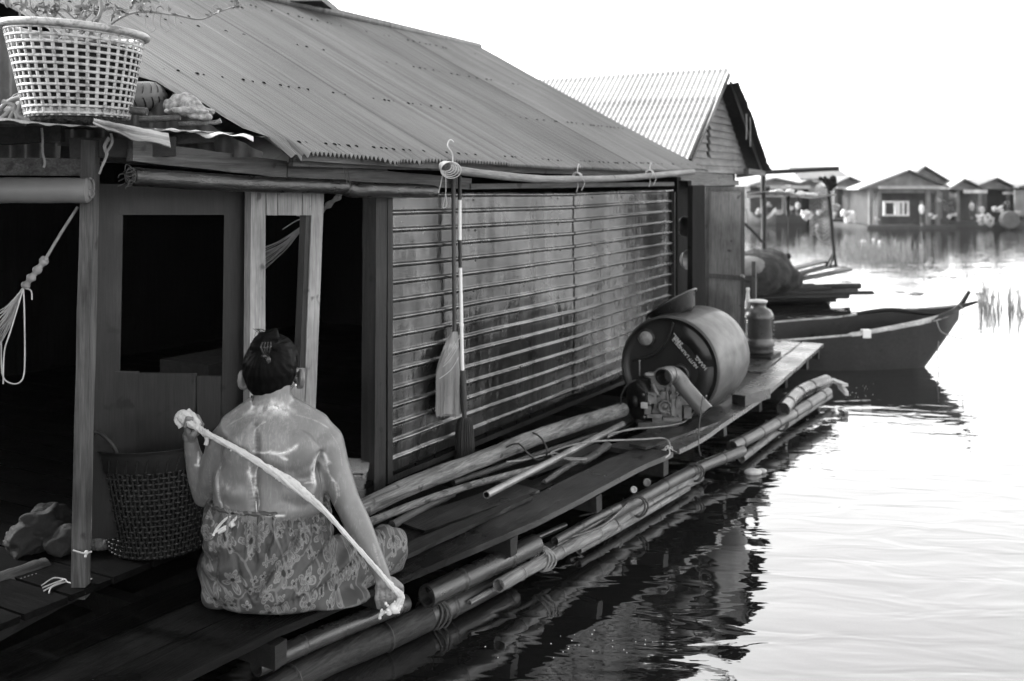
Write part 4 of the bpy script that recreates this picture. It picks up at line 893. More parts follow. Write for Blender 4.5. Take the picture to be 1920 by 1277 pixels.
def streak(pix, r, n=5, j=.3):
    q = [hit(x, y, -r*.35) for x, y in pix]; q = [x for x in q if x]
    if len(q) < 2: return
    p = spline(q, n); k = len(p); foam.tube(p, [max(.0005, r*(.3+.7*abs(sin(pi*(i+.5)/k)))*(1+j*random.uniform(-1, 1))) for i in range(k)], 7)
streak([(500, 768), (512, 764), (522, 768)], .006, 6, .6); streak([(520, 851), (535, 849), (548, 842), (555, 837)], .0038, 6, .5); streak([(466, 885), (470, 893), (471, 905)], .0042, 5, .6)
streak([(590, 905), (588, 885), (592, 862)], .0038); streak([(506, 968), (532, 967)], .0026); streak([(480, 940), (481, 962)], .0020)
foam.ell(B(741, 1140, -.125), (.018, .015, .018), n=12); foam.ell(B(730, 1146, -.125), (.012, .011, .013), n=12); foam.ell(B(750, 1132, -.12), (.009, .009, .016), n=10); foam.ell(B(716, 1148, -.115), (.006, .006, .012), n=8)
for k in range(22): foam.ell(B(737+random.uniform(-14, 16), 1140+random.uniform(-12, 10), -.128+random.uniform(-.006, .012)), random.uniform(.003, .006), n=7)
fo = part('soap_foam', foam, FOAM, woman, 'white soap foam on the back and right hand'); fo['kind'] = 'stuff'
# wet foam on the waist
m = MB(); bvh2 = bvh; bvh = BVHTree.FromPolygons([tuple(V(v.co)+og) for v in sar.data.vertices], [tuple(p.vertices) for p in sar.data.polygons])
for pix, r in (([(432, 968), (420, 976), (408, 990), (400, 1004)], .0045), ([(440, 972), (432, 984), (416, 992), (404, 998)], .005), ([(424, 992), (410, 1000)], .004), ([(446, 966), (440, 976)], .004), ([(434, 978), (438, 988)], .009)):
    q = [hit(x, y, .000) for x, y in pix]; q = [x for x in q if x]
    if len(q) > 1: q = spline(q, 5); m.tube(q, [r*(.6+.5*abs(nz(i*.7, r*900, 1))+.3*sin(pi*i/len(q))) for i in range(len(q))], 8, jit=.2)
bvh = bvh2; part('suds', m, FOAM, sar)
# the cloth pulled taut across the back
tp = [(338, 778, -.03), (350, 790, -.035), (372, 803, -.05), (392, 815, -.07), (450, 846, -.115), (505, 880, -.140), (545, 906, -.142), (600, 950, -.13), (650, 1004, -.125), (700, 1060, -.13), (735, 1100, -.135), (752, 1118, -.125), (745, 1136, -.13)]
p = spline([B(*q) for q in tp], 10); m = MB(); wdt = [11, 9.5, 7, 6.5, 7, 7.5, 12, 6.3, 4.6, 5, 5.6, 7.5, 8]; rr = []
for i in range(len(p)):
    f = i/10; a = int(f); b_ = min(a+1, len(wdt)-1); rr.append((wdt[a]+(wdt[b_]-wdt[a])*(f-a))/FPX*3.0*(.92+.30*nz(i*.45, 1, 1)))
m.tube(p, rr, 14, sq=(1, .7), jit=.12, twist=.06)
for k in range(160):
    i = random.randrange(4, len(p)-4); m.ell(p[i]+V((random.uniform(-1, 1), -.3, random.uniform(-1, 1)))*rr[i]*.8, rr[i]*random.uniform(.15, .4), n=6)
for k in range(3):     # twisted strands of the rolled fabric
    q = []
    for i in range(len(p)):
        a = i*.10+k*2.1; q.append(p[i]+(V((.5, -.15, .75))*cos(a)+V((.0, -1, 0))*sin(a)*.7)*rr[i]*.72)
    m.tube(q, [x*.38 for x in rr], 8, jit=.18)
m.tube(spline([B(340, 800, -.02), B(332, 786, -.025), B(340, 774, -.03), B(352, 778, -.035), B(362, 792, -.035), B(372, 802, -.05)], 5), .010, 9, jit=.15); m.tube(spline([B(352, 770, -.02), B(362, 780, -.03), B(374, 796, -.045)], 5), .009, 8, jit=.15)
m.ell(B(384, 812, -.05), (.012, .008, .012), n=10); m.tube(spline([B(384, 812, -.05), B(388, 824, -.045), B(386, 834, -.045)], 5), .007, 8); m.tube(spline([B(724, 1146, -.12), B(714, 1152, -.12), B(712, 1160, -.12)], 4), [.005]*9, 7)
solo('scrubbing_cloth', 'long twisted white cloth pulled diagonally across the woman\'s soapy back', 'cloth', m, TOWEL)

# ================================================================== DRUM, ENGINE AND THINGS AROUND THEM
dc = D(1254, 693, 5.50); dc.z = .295; DL = .62; DR = .288
dr = thing('oil_drum', 'big plastic drum lying on its side on the walkway, white lettering on its dark end', 'drum', V((dc.x, dc.y, 0))+U*.3)
m = MB(); m.lathe([(DR-.012, .0), (DR-.002, .004), (DR, .014), (DR+.001, .03), (DR+.003, .10), (DR+.004, .16), (DR+.0045, .20), (DR+.005, .30), (DR+.0045, .42), (DR+.003, .48), (DR, .56), (DR-.006, .60), (DR-.03, DL), (0, DL)], dc, U, 72)
part('barrel', m, DRUM, dr)
m = MB(); rv = N; uv = Z
def E(a, b_, o=0.0): return dc+rv*a+uv*b_-U*o       # on the drum's end: a to the right, b up
m.lathe([(DR-.012, 0), (DR-.018, .018), (DR-.05, .022), (0, .020)], dc, U, 72)
for a0, a1 in ((.25, 1.25), (-.95, .1)):      # raised moulded fields near the rim
    vs = []; n = 16
    P = []
    for j in range(5):
        f = j/4; P.append([E((.165+.085*f)*cos(a0+(a1-a0)*i/n), (.165+.085*f)*sin(a0+(a1-a0)*i/n), -.019+.018*sin(f*pi)*sin(i/n*pi)**.5) for i in range(n+1)])
    m.grid(P)
m.tube(spline([E(-.22, .02, -.018), E(-.10, .06, -.016), E(-.02, .14, -.016), E(.02, .25, -.016)], 8), .008, 8)
hd = part('drum_end', m, DRUMF, dr)
m = MB(); m.lathe([(.050, -.018), (.050, .004), (.044, .006), (.040, .0)], E(-.135, .155), -U, 28); m.lathe([(.040, -.001), (.038, .004), (0, .005)], E(-.135, .155), -U, 28, mi=1)
part('bung', m, [BLACK, grey('worn_bung_cap', .16, .6, .4, 40, stain=.4)], dr)
m = MB(); m.lathe([(.055, -.02), (.055, .012), (.045, .014)], E(.065, -.03), -U, 28); part('bung', m, BLACK, dr)
def text(s, size, org, ax, ay, mat, name, parent):
    cu = bpy.data.curves.new(name, 'FONT'); cu.body = s; cu.size = size; cu.extrude = .0008; cu.align_x = 'CENTER'; cu.align_y = 'CENTER'; cu.offset = size*.02
    o = bpy.data.objects.new(name, cu); COL.objects.link(o); az = ax.cross(ay)
    M = Matrix((ax, ay, az)).transposed().to_4x4(); M.translation = org; bpy.context.view_layer.update()
    me = bpy.data.meshes.new_from_object(o.evaluated_get(bpy.context.evaluated_depsgraph_get())); bpy.data.objects.remove(o)
    me.transform(M); me.transform(Matrix.Translation(-ORG[parent.name])); me.materials.clear(); me.materials.append(mat)
    r = bpy.data.objects.new(name, me); COL.objects.link(r); r.parent = parent; ORG[r.name] = ORG[parent.name]; return r
LET = grey('stencil_paint', .25, .7, .35, 60)
ta = radians(-47); tx = rv*cos(ta)+uv*sin(ta); ty = -rv*sin(ta)+uv*cos(ta)
# the lettering reads upside down, running down towards the right
text('3MIL.', .036, E(.050, .160, .001), -tx, -ty, LET, 'lettering', hd)
text('NUTF LAUNDRI-2', .026, E(.095, .090, .001), -tx, -ty, LET, 'lettering', hd)
text('HAAG.', .030, E(.185, .045, .001), -tx, -ty, LET, 'lettering', hd)
m = MB(); c = dc+Z*.30-N*.05+U*.10        # basin tilted on the drum
ax = (Z*.80-N*.34-V((.0, -.42, 0))).normalized()
ax = (V((-.46, .28, .84))).normalized()
m.lathe([(0, -.085), (.095, -.085), (.11, -.078), (.155, .0), (.168, .004), (.198, -.006), (.190, -.008), (.178, -.006)][:5]+[(.168, -.006), (.16, -.008)], D(1259, 568, 5.74), ax, 40)
m.lathe([(.153, 0), (.106, -.072), (.09, -.079), (0, -.079)], D(1259, 568, 5.74), ax, 40)
solo('basin', 'dark plastic basin tipped on top of the big drum', 'basin', m, BASIN)
# engine
en = thing('engine', 'small greasy petrol engine standing on the walkway in front of the drum', 'engine', W(1228, 795))
ex = V((1, 0, 0)); ec = W(1228, 795)
def EP(px, py, dy=0): return D(px, py, ec.y+dy)
m = MB(); q = EP(1195, 752, .05); m.lathe([(0, -.10), (.10, -.10), (.112, -.09), (.116, -.02), (.118, .0), (.095, .012), (.06, .014), (0, .012)], q, V((-.88, -.40, 0)), 36)
m.lathe([(.03, .012), (.034, .03), (.0, .034)], q, V((-.88, -.40, 0)), 16); part('fan_housing', m, BLACK, en)
m = MB(); m.box(EP(1243, 757, .05), (.072, .09, .085)); m.box(EP(1262, 765, .03), (.035, .08, .055)); m.box(EP(1236, 722, .05), (.05, .06, .045)); m.box(EP(1230, 789, .05), (.11, .10, .014))
for k in range(7): m.box(EP(1237, 706+k*4.4, .05), (.058, .068, .0035))
m.lathe([(.036, 0), (.038, .022), (.030, .026), (.028, .020), (.012, .020), (.010, .028), (0, .028)], EP(1245, 762, -.045), V((.1, -1, 0)), 20)
for k in range(7):
    a = k*.9; m.ell(EP(1245, 762, -.068)+V((cos(a)*.033, 0, sin(a)*.033)), .005, n=7)
for (px, py, a, b_, c_) in ((1222, 745, .022, .02, .03), (1214, 768, .018, .02, .022), (1262, 742, .02, .02, .012), (1270, 752, .012, .02, .03), (1226, 778, .04, .03, .01), (1252, 783, .03, .04, .008), (1288, 772, .02, .03, .03)): m.box(EP(px, py, -.045), (a, b_, c_))
for (px, py) in ((1206, 740), (1208, 782), (1268, 736), (1272, 780), (1235, 742), (1218, 757)): m.lathe([(.008, 0), (.008, .008), (0, .009)], EP(px, py, -.07), V((0, -1, .1)), 6)
bv = part('engine_block', m, METAL, en)
m = MB(); m.box(EP(1233, 703, .0), (.050, .03, .012)); m.limb([EP(1212, 703, -.02), EP(1236, 705, -.02)], (.014, .016), 10); m.limb([EP(1250, 716, -.03), EP(1254, 775, -.05)], (.012, .010), 8); m.box(EP(1262, 745, -.05), (.010, .012, .10)); m.box(EP(1258, 728, -.04), (.022, .012, .012))
m.limb([EP(1225, 722, -.03), EP(1232, 740, -.05)], (.010, .014), 8); m.box(EP(1288, 750, .08), (.045, .05, .05)); m.box(EP(1285, 728, .08), (.03, .03, .02)); part('carburettor', m, METALL, en)
m = MB(); m.tube([EP(1199, 704, 0), EP(1199, 677, 0)], .004, 8); m.ell(EP(1199, 677, 0), .007, n=8); part('lever', m, METALL, en)
m = MB(); m.tube(spline([EP(1192, 713, 0), EP(1178, 720, -.02), EP(1165, 742, -.02), EP(1164, 780, -.02)], 6), .004, 6); m.tube(spline([EP(1196, 722, -.03), EP(1212, 736, -.06), EP(1232, 744, -.06), EP(1240, 733, -.05)], 6), .004, 6)
m.tube(spline([EP(1262, 700, 0), EP(1252, 712, -.04), EP(1256, 735, -.05)], 6), .004, 6); part('hose', m, BLACK, en)
m = MB(); q = V((-.88, -.40, 0)).normalized(); pc = EP(1208, 760, -.075); m.box(pc, (.018, .003, .016), (V((.92, -.38, 0)), V((-.38, -.92, 0)).normalized(), Z)); part('label_plate', m, WHITED, en)
# pvc pipe with elbow
m = MB(); a_ = D(1249, 703, 5.22); b1 = D(1268, 700, 5.26); c1_ = D(1330, 775, 5.15)
p = spline([D(1243, 708, 5.12), D(1252, 702, 5.17), D(1268, 706, 5.21), D(1285, 728, 5.2)], 6)+[D(1306, 752, 5.17), D(1324, 772, 5.14)]
m.tube(p, [.052, .052, .050, .046]+[.043]*(len(p)-4), 26, caps=False); m.tube(p, [.044]*3+[.038]*(len(p)-3), 26, caps=False, mi=1)
m.lathe([(.044, 0), (.052, 0)], p[0], p[0]-p[1], 26); m.lathe([(.038, 0), (.043, 0)], p[-1], p[-1]-p[-2], 26); m.tube([p[8], p[9]], .046, 26)
solo('pvc_pipe', 'grey plastic elbow pipe leaning against the drum behind the engine', 'pipe', m, [PVC, BLACK])
# ropes and wires round the engine
def cord(lab, pts, r, mat, name='rope', cat='rope', fray=None):
    m = MB(); p = spline(pts, 7); m.tube([q+V((0, 0, .0015*nz(i*.6, 1, 2))) for i, q in enumerate(p)], r, 7); return solo(name, lab, cat, m, mat)
cord('loose grey cord looped over the boards below the engine', [D(1325, 742, 5.12), W(1290, 785, .03), W(1270, 795, .02), W(1230, 801, .02), W(1180, 805, .02), W(1150, 815, .02), W(1140, 820, .02), W(1150, 812, .03), W(1200, 803, .04)], .0042, ROPE)
cord('long pale rope looping from the log across the hollow pipe to the board ends', [W(950, 866, .06), W(985, 862, .05), W(1040, 850, .03), W(1055, 858, .03), W(1100, 860, .035), W(1070, 862, .03), W(1032, 852, .03), W(1060, 838, .05), W(1110, 828, .07), W(1200, 824, .04), W(1245, 822, .03), W(1256, 834, .02), W(1254, 842, .0)], .0045, ROPE)
cord('dark rope wound twice over the thick peeled log', [W(950, 838, .10), W(972, 832, .12), W(990, 850, .09), W(1005, 862, .03), W(1020, 858, .02), W(1026, 845, .06), W(1015, 822, .10), W(1000, 812, .11), W(990, 815, .09)], .0045, ROPED)
m = MB(); m.tube(spline([W(1252, 836, .02), W(1256, 850, .012), W(1248, 858, .012)], 4), .004, 6)
for k in range(7): q = W(1254, 842, .016); m.tube(spline([q, q+V((random.uniform(-.02, .02), random.uniform(-.03, .02), .01)), q+V((random.uniform(-.04, .04), random.uniform(-.06, .02), -.003))], 4), .0014, 4)
solo('rope', 'frayed rope knot on the end of the deck board below the engine', 'rope', m, ROPEW)
cord('thin dark wire hanging down from the plastic pipe past the deck edge', [D(1318, 742, 5.1), D(1315, 760, 5.06), D(1311, 800, 5.0), D(1310, 835, 4.95), D(1314, 855, 4.92)], .0028, ROPED, 'wire', 'wire')
# jar, bottle
jc = W(1421, 668, .0); jr = thing('clay_jar', 'ribbed brown glazed jar standing on a wooden block behind the drum', 'jar', jc)
m = MB(); b0 = .03; K = jc.y/FPX
m.lathe([(0, b0), (28*K, b0), (29*K, b0+.02), (28*K, b0+.05), (31*K, b0+.06), (29*K, b0+.075), (31*K, b0+.09), (26*K, b0+.105), (27*K, b0+.12), (27*K, b0+.25), (29*K, b0+.262), (28.5*K, b0+.29), (24*K, b0+.325), (15*K, b0+.345), (14*K, b0+.365), (17*K, b0+.385), (17*K, b0+.392), (14*K, b0+.392), (12*K, b0+.37), (0, b0+.36)], jc, Z, 40)
bd = part('pot', m, CLAY, jr)
m = MB(); m.lathe([(0, b0+.385), (17.5*K, b0+.385), (18*K, b0+.397), (14*K, b0+.403), (0, b0+.401)], jc, Z, 30); part('lid', m, WHITED, jr)
m = MB()
for k in range(5): m.ell(jc+V((27.5*K, -.02, b0+.14+k*.03)), (.009, .009, .010), n=8)
part('knobs', m, CLAY, jr)
m = MB(); m.box(jc+V((.01, 0, .014)), (.145, .13, .013), (U, N, Z)); solo('plank_block', 'thick short plank under the ribbed clay jar', 'plank', m, WOODD)
bc = W(1402, 660, .42); m = MB(); Q = D(1402, 618, 7.75)
m.lathe([(0, 0), (.030, 0), (.033, .02), (.033, .20), (.030, .25), (.016, .30), (.013, .34), (.015, .345), (.015, .36), (0, .362)], V((Q.x, Q.y, .002)), Z, 20); m.v = [(v[0], v[1], v[2]*1.35+.02) for v in m.v]
solo('bottle', 'white plastic bottle standing behind the clay jar', 'bottle', m, WHITE)
m = MB(); q = D(1414, 600, 7.7); m.beam(V((q.x, q.y, 0)), V((q.x, q.y, .72)), .03, .03, N); solo('stake', 'short thin wooden stake behind the clay jar, beside the white bottle', 'stake', m, WOODZ)
for lab, px, py, z, r in (('small pale tin lid under the deck edge, left of the black strap', 1187, 918, -.14, .016), ('white half shell shape floating under the deck edge', 1212, 905, -.2, .02)):
    m = MB(); m.lathe([(0, 0), (r*.7, 0), (r, .004), (r, .012), (r*.8, .014), (r*.6, .006), (0, .006)], W(px, py, z), V((.2, -.9, .3)), 20); solo('lid', lab, 'lid', m, WHITED)
# ================================================================== BOAT
bt = thing('rowing_boat', 'narrow wooden boat with upswept twin horned bow moored beyond the walkway end', 'boat', V((3.0, 8.95, WATER)))
st_n = [(1.95, .05, .28, .0), (2.3, .20, .32, -.01), (2.7, .28, .33, .02), (3.0, .28, .32, .04), (3.3, .25, .30, .085), (3.55, .20, .26, .12), (3.84, .10, .17, .16), (3.96, .05, .09, .19), (4.04, .01, .03, .215)]
# (x, bottom half width, top half width, gunwale z, ) ; keel height
keel = lambda x: WATER-.10+max(0, x-3.56)*1.03
P = []; G1 = []; G2 = []
for i in range(49):
    x = 1.95+(4.04-1.95)*i/48
    k = 0
    while st_n[k+1][0] < x-1e-6: k += 1
    f = (x-st_n[k][0])/(st_n[k+1][0]-st_n[k][0]); bw_, tw, gz = [st_n[k][j]+(st_n[k+1][j]-st_n[k][j])*f for j in (1, 2, 3)]
    kz = min(keel(x), gz-.03); Yc = 8.93+.05*(x-3); row = []
    for j in range(-8, 9):
        a = j/8; s_ = 1 if a >= 0 else -1; f2 = abs(a)
        if f2 < .5: y = bw_*f2*2; z = kz+.01*f2
        else: g = (f2-.5)*2; y = bw_+(tw-bw_)*g**.8; z = kz+.01+(gz-kz-.01)*g**1.1
        row.append(V((x, Yc+s_*y, z+s_*y*.10)))
    P.append(row); G1.append(V((x, Yc-tw, gz-tw*.1))); G2.append(V((x, Yc+tw, gz+tw*.1)))
m = MB(); m.grid(P); m.add(P[0], [tuple(range(17))]); m.grid([[p.lerp(V((r[8].x, r[8].y, p.z)), .10)+Z*.004 for p in r] for r in P])
part('hull', m, wood('tarred_hull', .014, 'v', rough=.5, var=.35, bump=.3), bt)
m = MB()
for g, sgn in ((G1, 1), (G2, -1)):
    L = [p+V((0, sgn*.012, .004)) for p in g]; m.tube(L, [.013 if (p.x < 2.95 or sgn < 0) else .027*(1-.55*max(0, p.x-3.7)/.45) for p in L], 8, sq=(1, .5))
part('gunwale', m, wood('boat_rail', .30, 'v', rough=.4, var=.3), bt)
m = MB(); p = spline([G1[-9]+V((0, .02, .0)), G1[-4]+V((.0, .0, .01)), G1[-1], D(1832, 566, 8.95)], 6); m.tube(p, [.022]*(len(p)-8)+[.026-.002*i for i in range(8)], 8)
p = spline([G2[-20]+V((0, -.01, .012)), G2[-13]+V((0, -.02, .016)), D(1778, 588, 9.08), D(1818, 546, 9.02)], 6); m.tube(p, [.02]*(len(p)-8)+[.030-.002*i for i in range(8)], 8)
part('bow_horn', m, WOODD, bt)
m = MB(); m.box(G1[26]+V((0, .02, .0)), (.035, .03, .035)); part('cleat_block', m, WHITE, bt)
m = MB(); m.tube(spline([D(1756, 600, 8.66), D(1765, 622, 8.62), D(1790, 632, 8.7), D(1803, 634, 8.75), D(1806, 605, 8.8), D(1805, 600, 8.85)], 6), .005, 6); m.tube(spline([D(1760, 640, 8.62), D(1758, 680, 8.6), D(1766, 715, 8.58)], 5), .004, 6); m.tube(spline([D(1797, 570, 8.9), D(1806, 580, 8.9), D(1804, 592, 8.85)], 5), .005, 6)
part('mooring_rope', m, ROPE, bt)
for x, w_ in ((2.35, .3), (2.8, .33), (3.25, .3)): m = MB(); m.box(V((x, 8.93, -.08)), (.03, w_*.8, .010)); part('thwart', m, WOODD, bt)

# ================================================================== RAFT WITH FISHING FRAME, MIDDLE DISTANCE
rf = thing('bamboo_raft', 'low bamboo raft with net frame poles floating behind the open door', 'raft', V((4.0, 13.8, WATER)))
m = MB()
for k in range(26): 
    a = V((2.6+random.uniform(0, .5), 13.1+k*.05, -.27+random.uniform(0, .14))); b_ = a+V((random.uniform(1.3, 1.95), .25, random.uniform(-.02, .05))); m.tube([a, a.lerp(b_, .5)+Z*.01, b_], random.uniform(.025, .045), 8)
part('pole_bundle', m, WOODD, rf)
m = MB()
for (a, b_) in (((1462, 522), (1560, 498)), ((1470, 530), (1590, 505)), ((1420, 530), (1500, 516)), ((1450, 512), (1545, 490))): m.beam(D(*a, 13.2), D(*b_, 13.9), .16, .03, n=3, jit=.01)
part('raft_board', m, WOODG, rf)
def pole(px0, py0, px1, py1, Y, r, nm='pole', lab=None): 
    m = MB(); a = D(px0, py0, Y); b_ = D(px1, py1, Y); m.tube([a.lerp(b_, i/6)+V((.015*nz(i*.7, px0, 0), 0, 0)) for i in range(7)], r, 8, jit=.05); return part(nm, m, WOODD, rf, lab)
pole(1434, 540, 1431, 318, 13.3, .035, lab='thick upright pole of the net frame'); pole(1563, 470, 1552, 335, 13.8, .026); pole(1563, 470, 1568, 500, 13.8, .022); pole(1563, 473, 1548, 500, 13.8, .018); pole(1563, 474, 1557, 501, 13.75, .015)
pole(1380, 330, 1425, 324, 13.2, .03); pole(1420, 324, 1572, 316, 13.5, .03); pole(1478, 405, 1477, 360, 13.6, .03); pole(1478, 480, 1478, 400, 13.6, .006); pole(1396, 418, 1432, 456, 13.2, .02); pole(1400, 362, 1500, 360, 13.4, .025)
m = MB(); m.ell(D(1478, 481, 13.6), (.04, .04, .05), n=8); part('float_weight', m, WOODX, rf); m = MB(); m.ell(D(1554, 344, 13.8), (.06, .05, .07), n=8)
for k in range(12): m.ell(D(1554+random.uniform(-16, 14), 344+random.uniform(-12, 10), 13.8), random.uniform(.02, .06), n=7)
part('pole_cap', m, WOODX, rf)
m = MB(); P = []
for j in range(9):
    f = j/8; P.append([D(1400+22*i+18*f*0+(i*2), 362+ (i % 3)*1.2-5*sin(i*.9)+f*10*(1 if i < 4 else .4), 13.1+f*.9) for i in range(8)])
m.grid(P); 
for k in range(20): m.ell(D(1440+k*4.4+random.uniform(-2, 2), 361+random.uniform(-4, 4)+(k > 10)*2, 13.4+random.uniform(-.1, .1)), (random.uniform(.04, .09), .05, random.uniform(.02, .045)), n=8)
part('awning', m, WHITED, rf, 'pale bundled sheet laid over the frame')
m = MB()      # hanging net
P = []
for j in range(13):
    f = j/12; P.append([D(1518+32*(i/8)+ (7*f if i > 4 else 2*f), 350+95*f+5*sin(f*pi+i), 13.85+.04*sin(i*2+f*3)) for i in range(9)])
for r in P: m.tube(r, .004, 4)
for i in range(9): m.tube([r[i] for r in P], .004, 4)
m.tube(spline([D(1528, 430, 13.8), D(1540, 452, 13.8), D(1556, 456, 13.8)], 5), .010, 6); part('net', m, ROPE, rf)
m = MB(); m.ell(D(1408, 512, 13.0), (.52, .4, .30), n=20); m.ell(D(1462, 522, 13.2), (.30, .3, .20), n=16); m.ell(D(1440, 505, 13.2), (.32, .3, .28), n=16)
fuse('net_heap', m, grey('dark_fishing_net', .012, .9, .5, 9, bump=1, bscale=30, bdist=.02), None, .03, 3, org=D(1420, 530, 13), disp=lambda c, n_: c+n_*.03*nz(c.x*9, c.y*9, c.z*9))
o = bpy.data.objects['net_heap']; o['label'] = 'rounded dark heap of fishing net on the raft behind the door'; o['category'] = 'net'
m = MB(); m.ell(D(1404, 503, 12.75), (.26, .16, .16), n=16); solo('sack', 'grey full sack lying against the dark net heap', 'sack', m, grey('grey_sack', .10, .8, .3, 12))

# ================================================================== FAR FLOATING VILLAGE
FB = {k: grey('far_'+k, v, .8, .3, 3) for k, v in (('roof_dark', .05), ('roof_grey', .13), ('roof_sunlit', .30), ('gable', .13), ('wall', .10), ('inside', .035), ('platform', .03), ('white', .33), ('grey', .25), ('cloth', .12), ('light', .20))}  # inside and gable tones lightened to paint in distance haze
def fx(px, Y): return (px-960)/FPX*Y
def fz(py, Y): return CAMZ+(HZ-py)/FPX*Y
def fhouse(lab, Y, x0, x1, xr, yr, ye0, ye1, wl0, wl1, yw, depth=5, posts=(), ml='roof_sunlit', mr='roof_dark', fascia=None, gable='gable', open_=True, skew=.3, solid=()):
    """gable end to the camera: px extents of the eaves x0..x1, ridge xr,yr, eave heights ye0,ye1, walls wl0..wl1, waterline yw"""
    h = thing('far_house', lab, 'house', V((fx((x0+x1)/2, Y), Y+depth/2, WATER)), 'far floating houses')
    dv = V((skew*depth, depth, 0)); a = V((fx(x0, Y), Y-.4, fz(ye0, Y))); b_ = V((fx(x1, Y), Y-.4, fz(ye1, Y))); r = V((fx(xr, Y), Y-.4, fz(yr, Y)))
    m = MB(); m.prism([a, r, r+dv, a+dv], Z*.06); part('roof', m, FB[ml], h); m = MB(); m.prism([r, b_, b_+dv, r+dv], Z*.06); part('roof', m, FB[mr], h)  # sunlit left slope and shaded right slope painted as two roof tones
    m = MB(); o = V((0, .35, 0)); m.prism([a+o, b_+o, r+o-Z*.02], V((0, .08, 0))); part('gable', m, FB[gable], h)
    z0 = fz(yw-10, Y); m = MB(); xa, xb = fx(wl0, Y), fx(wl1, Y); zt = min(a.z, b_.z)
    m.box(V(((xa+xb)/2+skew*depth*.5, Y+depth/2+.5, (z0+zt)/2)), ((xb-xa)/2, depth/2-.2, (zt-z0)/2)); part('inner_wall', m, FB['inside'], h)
    m = MB(); m.box(V(((xa+xb)/2, Y+depth/2-.3, (WATER+z0)/2)), ((xb-xa)/2+.25, depth/2+.3, (z0-WATER)/2)); part('platform', m, FB['platform'], h)
    for p in posts:
        m = MB(); m.box(V((fx(p, Y), Y, (z0+zt)/2)), (.07, .07, (zt-z0)/2)); part('post', m, FB['wall'], h)
    for (p0, p1, q0, q1, k) in solid:
        m = MB(); m.box(V((fx((p0+p1)/2, Y), Y+.1, (fz(q0, Y)+fz(q1, Y))/2)), ((fx(p1, Y)-fx(p0, Y))/2, .05, (fz(q0, Y)-fz(q1, Y))/2)); part('wall_panel', m, FB[k], h)
    if fascia:
        m = MB(); m.box(V((fx((fascia[0]+fascia[1])/2, Y), Y-.5, fz(fascia[2], Y))), ((fx(fascia[1], Y)-fx(fascia[0], Y))/2, .05, fascia[3]/FPX*Y)); part('fascia', m, FB[fascia[4] if len(fascia) > 4 else 'light'], h)
    return h
fhouse('largest far house, broad open front with a white frame inside and bright left roof slope', 38, 1602, 1772, 1696, 320, 356, 352, 1628, 1768, 432, 5, (1632, 1648, 1740, 1758), fascia=(1640, 1762, 351.5, 2.6), skew=.22, solid=((1634, 1760, 354, 362, 'wall'), (1755, 1768, 360, 410, 'wall')))
fhouse('far house with a long dark roof slope just behind the largest one', 43, 1690, 1792, 1728, 313, 345, 352, 1700, 1788, 425, 5, (), ml='roof_grey', skew=.34)
fhouse('small far house with a white awning, second right of the largest one', 40, 1772, 1843, 1800, 337, 355, 358, 1776, 1838, 425, 4, (1836, 1795), fascia=(1797, 1839, 359, 3.2, 'white'), skew=.3)
fhouse('far house with pale roof, near the right edge of the picture', 42, 1820, 1905, 1862, 335, 352, 357, 1838, 1898, 424, 4, (1842, 1890), ml='roof_grey', skew=.2, fascia=(1870, 1903, 362, 2.5, 'grey'))
fhouse('far house of plain grey walls cut by the right edge of the picture', 41, 1900, 1960, 1930, 344, 352, 352, 1904, 1955, 424, 4, (), ml='roof_grey', mr='roof_grey', solid=((1904, 1955, 356, 405, 'gable'),))
fhouse('low far house with a pale gable left of the largest one', 42, 1552, 1625, 1588, 333, 350, 350, 1560, 1612, 420, 4, (1566, 1608), ml='roof_grey', skew=.15, fascia=(1562, 1608, 352, 2, 'grey'))
h = thing('far_house', 'far house with a big flat grey roof, behind the net frame poles', 'house', V((fx(1540, 50), 52, WATER)), 'far floating houses')
Y = 50; m = MB(); m.prism([V((fx(1500, Y), Y, fz(338, Y))), V((fx(1596, Y), Y, fz(336, Y))), V((fx(1590, Y), Y+2.2, fz(313, Y))), V((fx(1502, Y), Y+2.2, fz(314, Y)))], Z*.08); part('roof', m, FB['roof_grey'], h)
m = MB(); m.box(V((fx(1548, Y), Y+1.8, .6)), (1.2, 1.2, .85)); part('wall', m, FB['gable'], h)
fhouse('far low house with a wide pale roof, left end of the far row', 44, 1400, 1500, 1450, 335, 350, 346, 1405, 1495, 410, 4, (1430, 1470), ml='roof_grey', mr='roof_grey', skew=.1, fascia=(1440, 1512, 351, 3, 'grey'))
fhouse('far house in the gap between the upright pole and the hanging net', 46, 1478, 1560, 1520, 337, 349, 349, 1484, 1555, 405, 4, (1500, 1530), ml='roof_grey', mr='roof_grey', fascia=(1484, 1552, 352, 2.5, 'light'))
Y = 37.2     # what stands on the platforms
m = MB()
for (a, b_, c_, d_) in ((1656, 1704, 377, 380), (1656, 1704, 402, 405), (1656, 1660, 380, 402), (1701, 1704, 380, 402), (1677, 1687, 380, 402), (1692, 1695, 380, 402)): m.box(V((fx((a+b_)/2, Y), Y, fz((c_+d_)/2, Y))), ((fx(b_, Y)-fx(a, Y))/2, .04, (fz(c_, Y)-fz(d_, Y))/2))
solo('cabinet', 'white framed cabinet in the open front of the largest far house', 'cabinet', m, FB['white'])
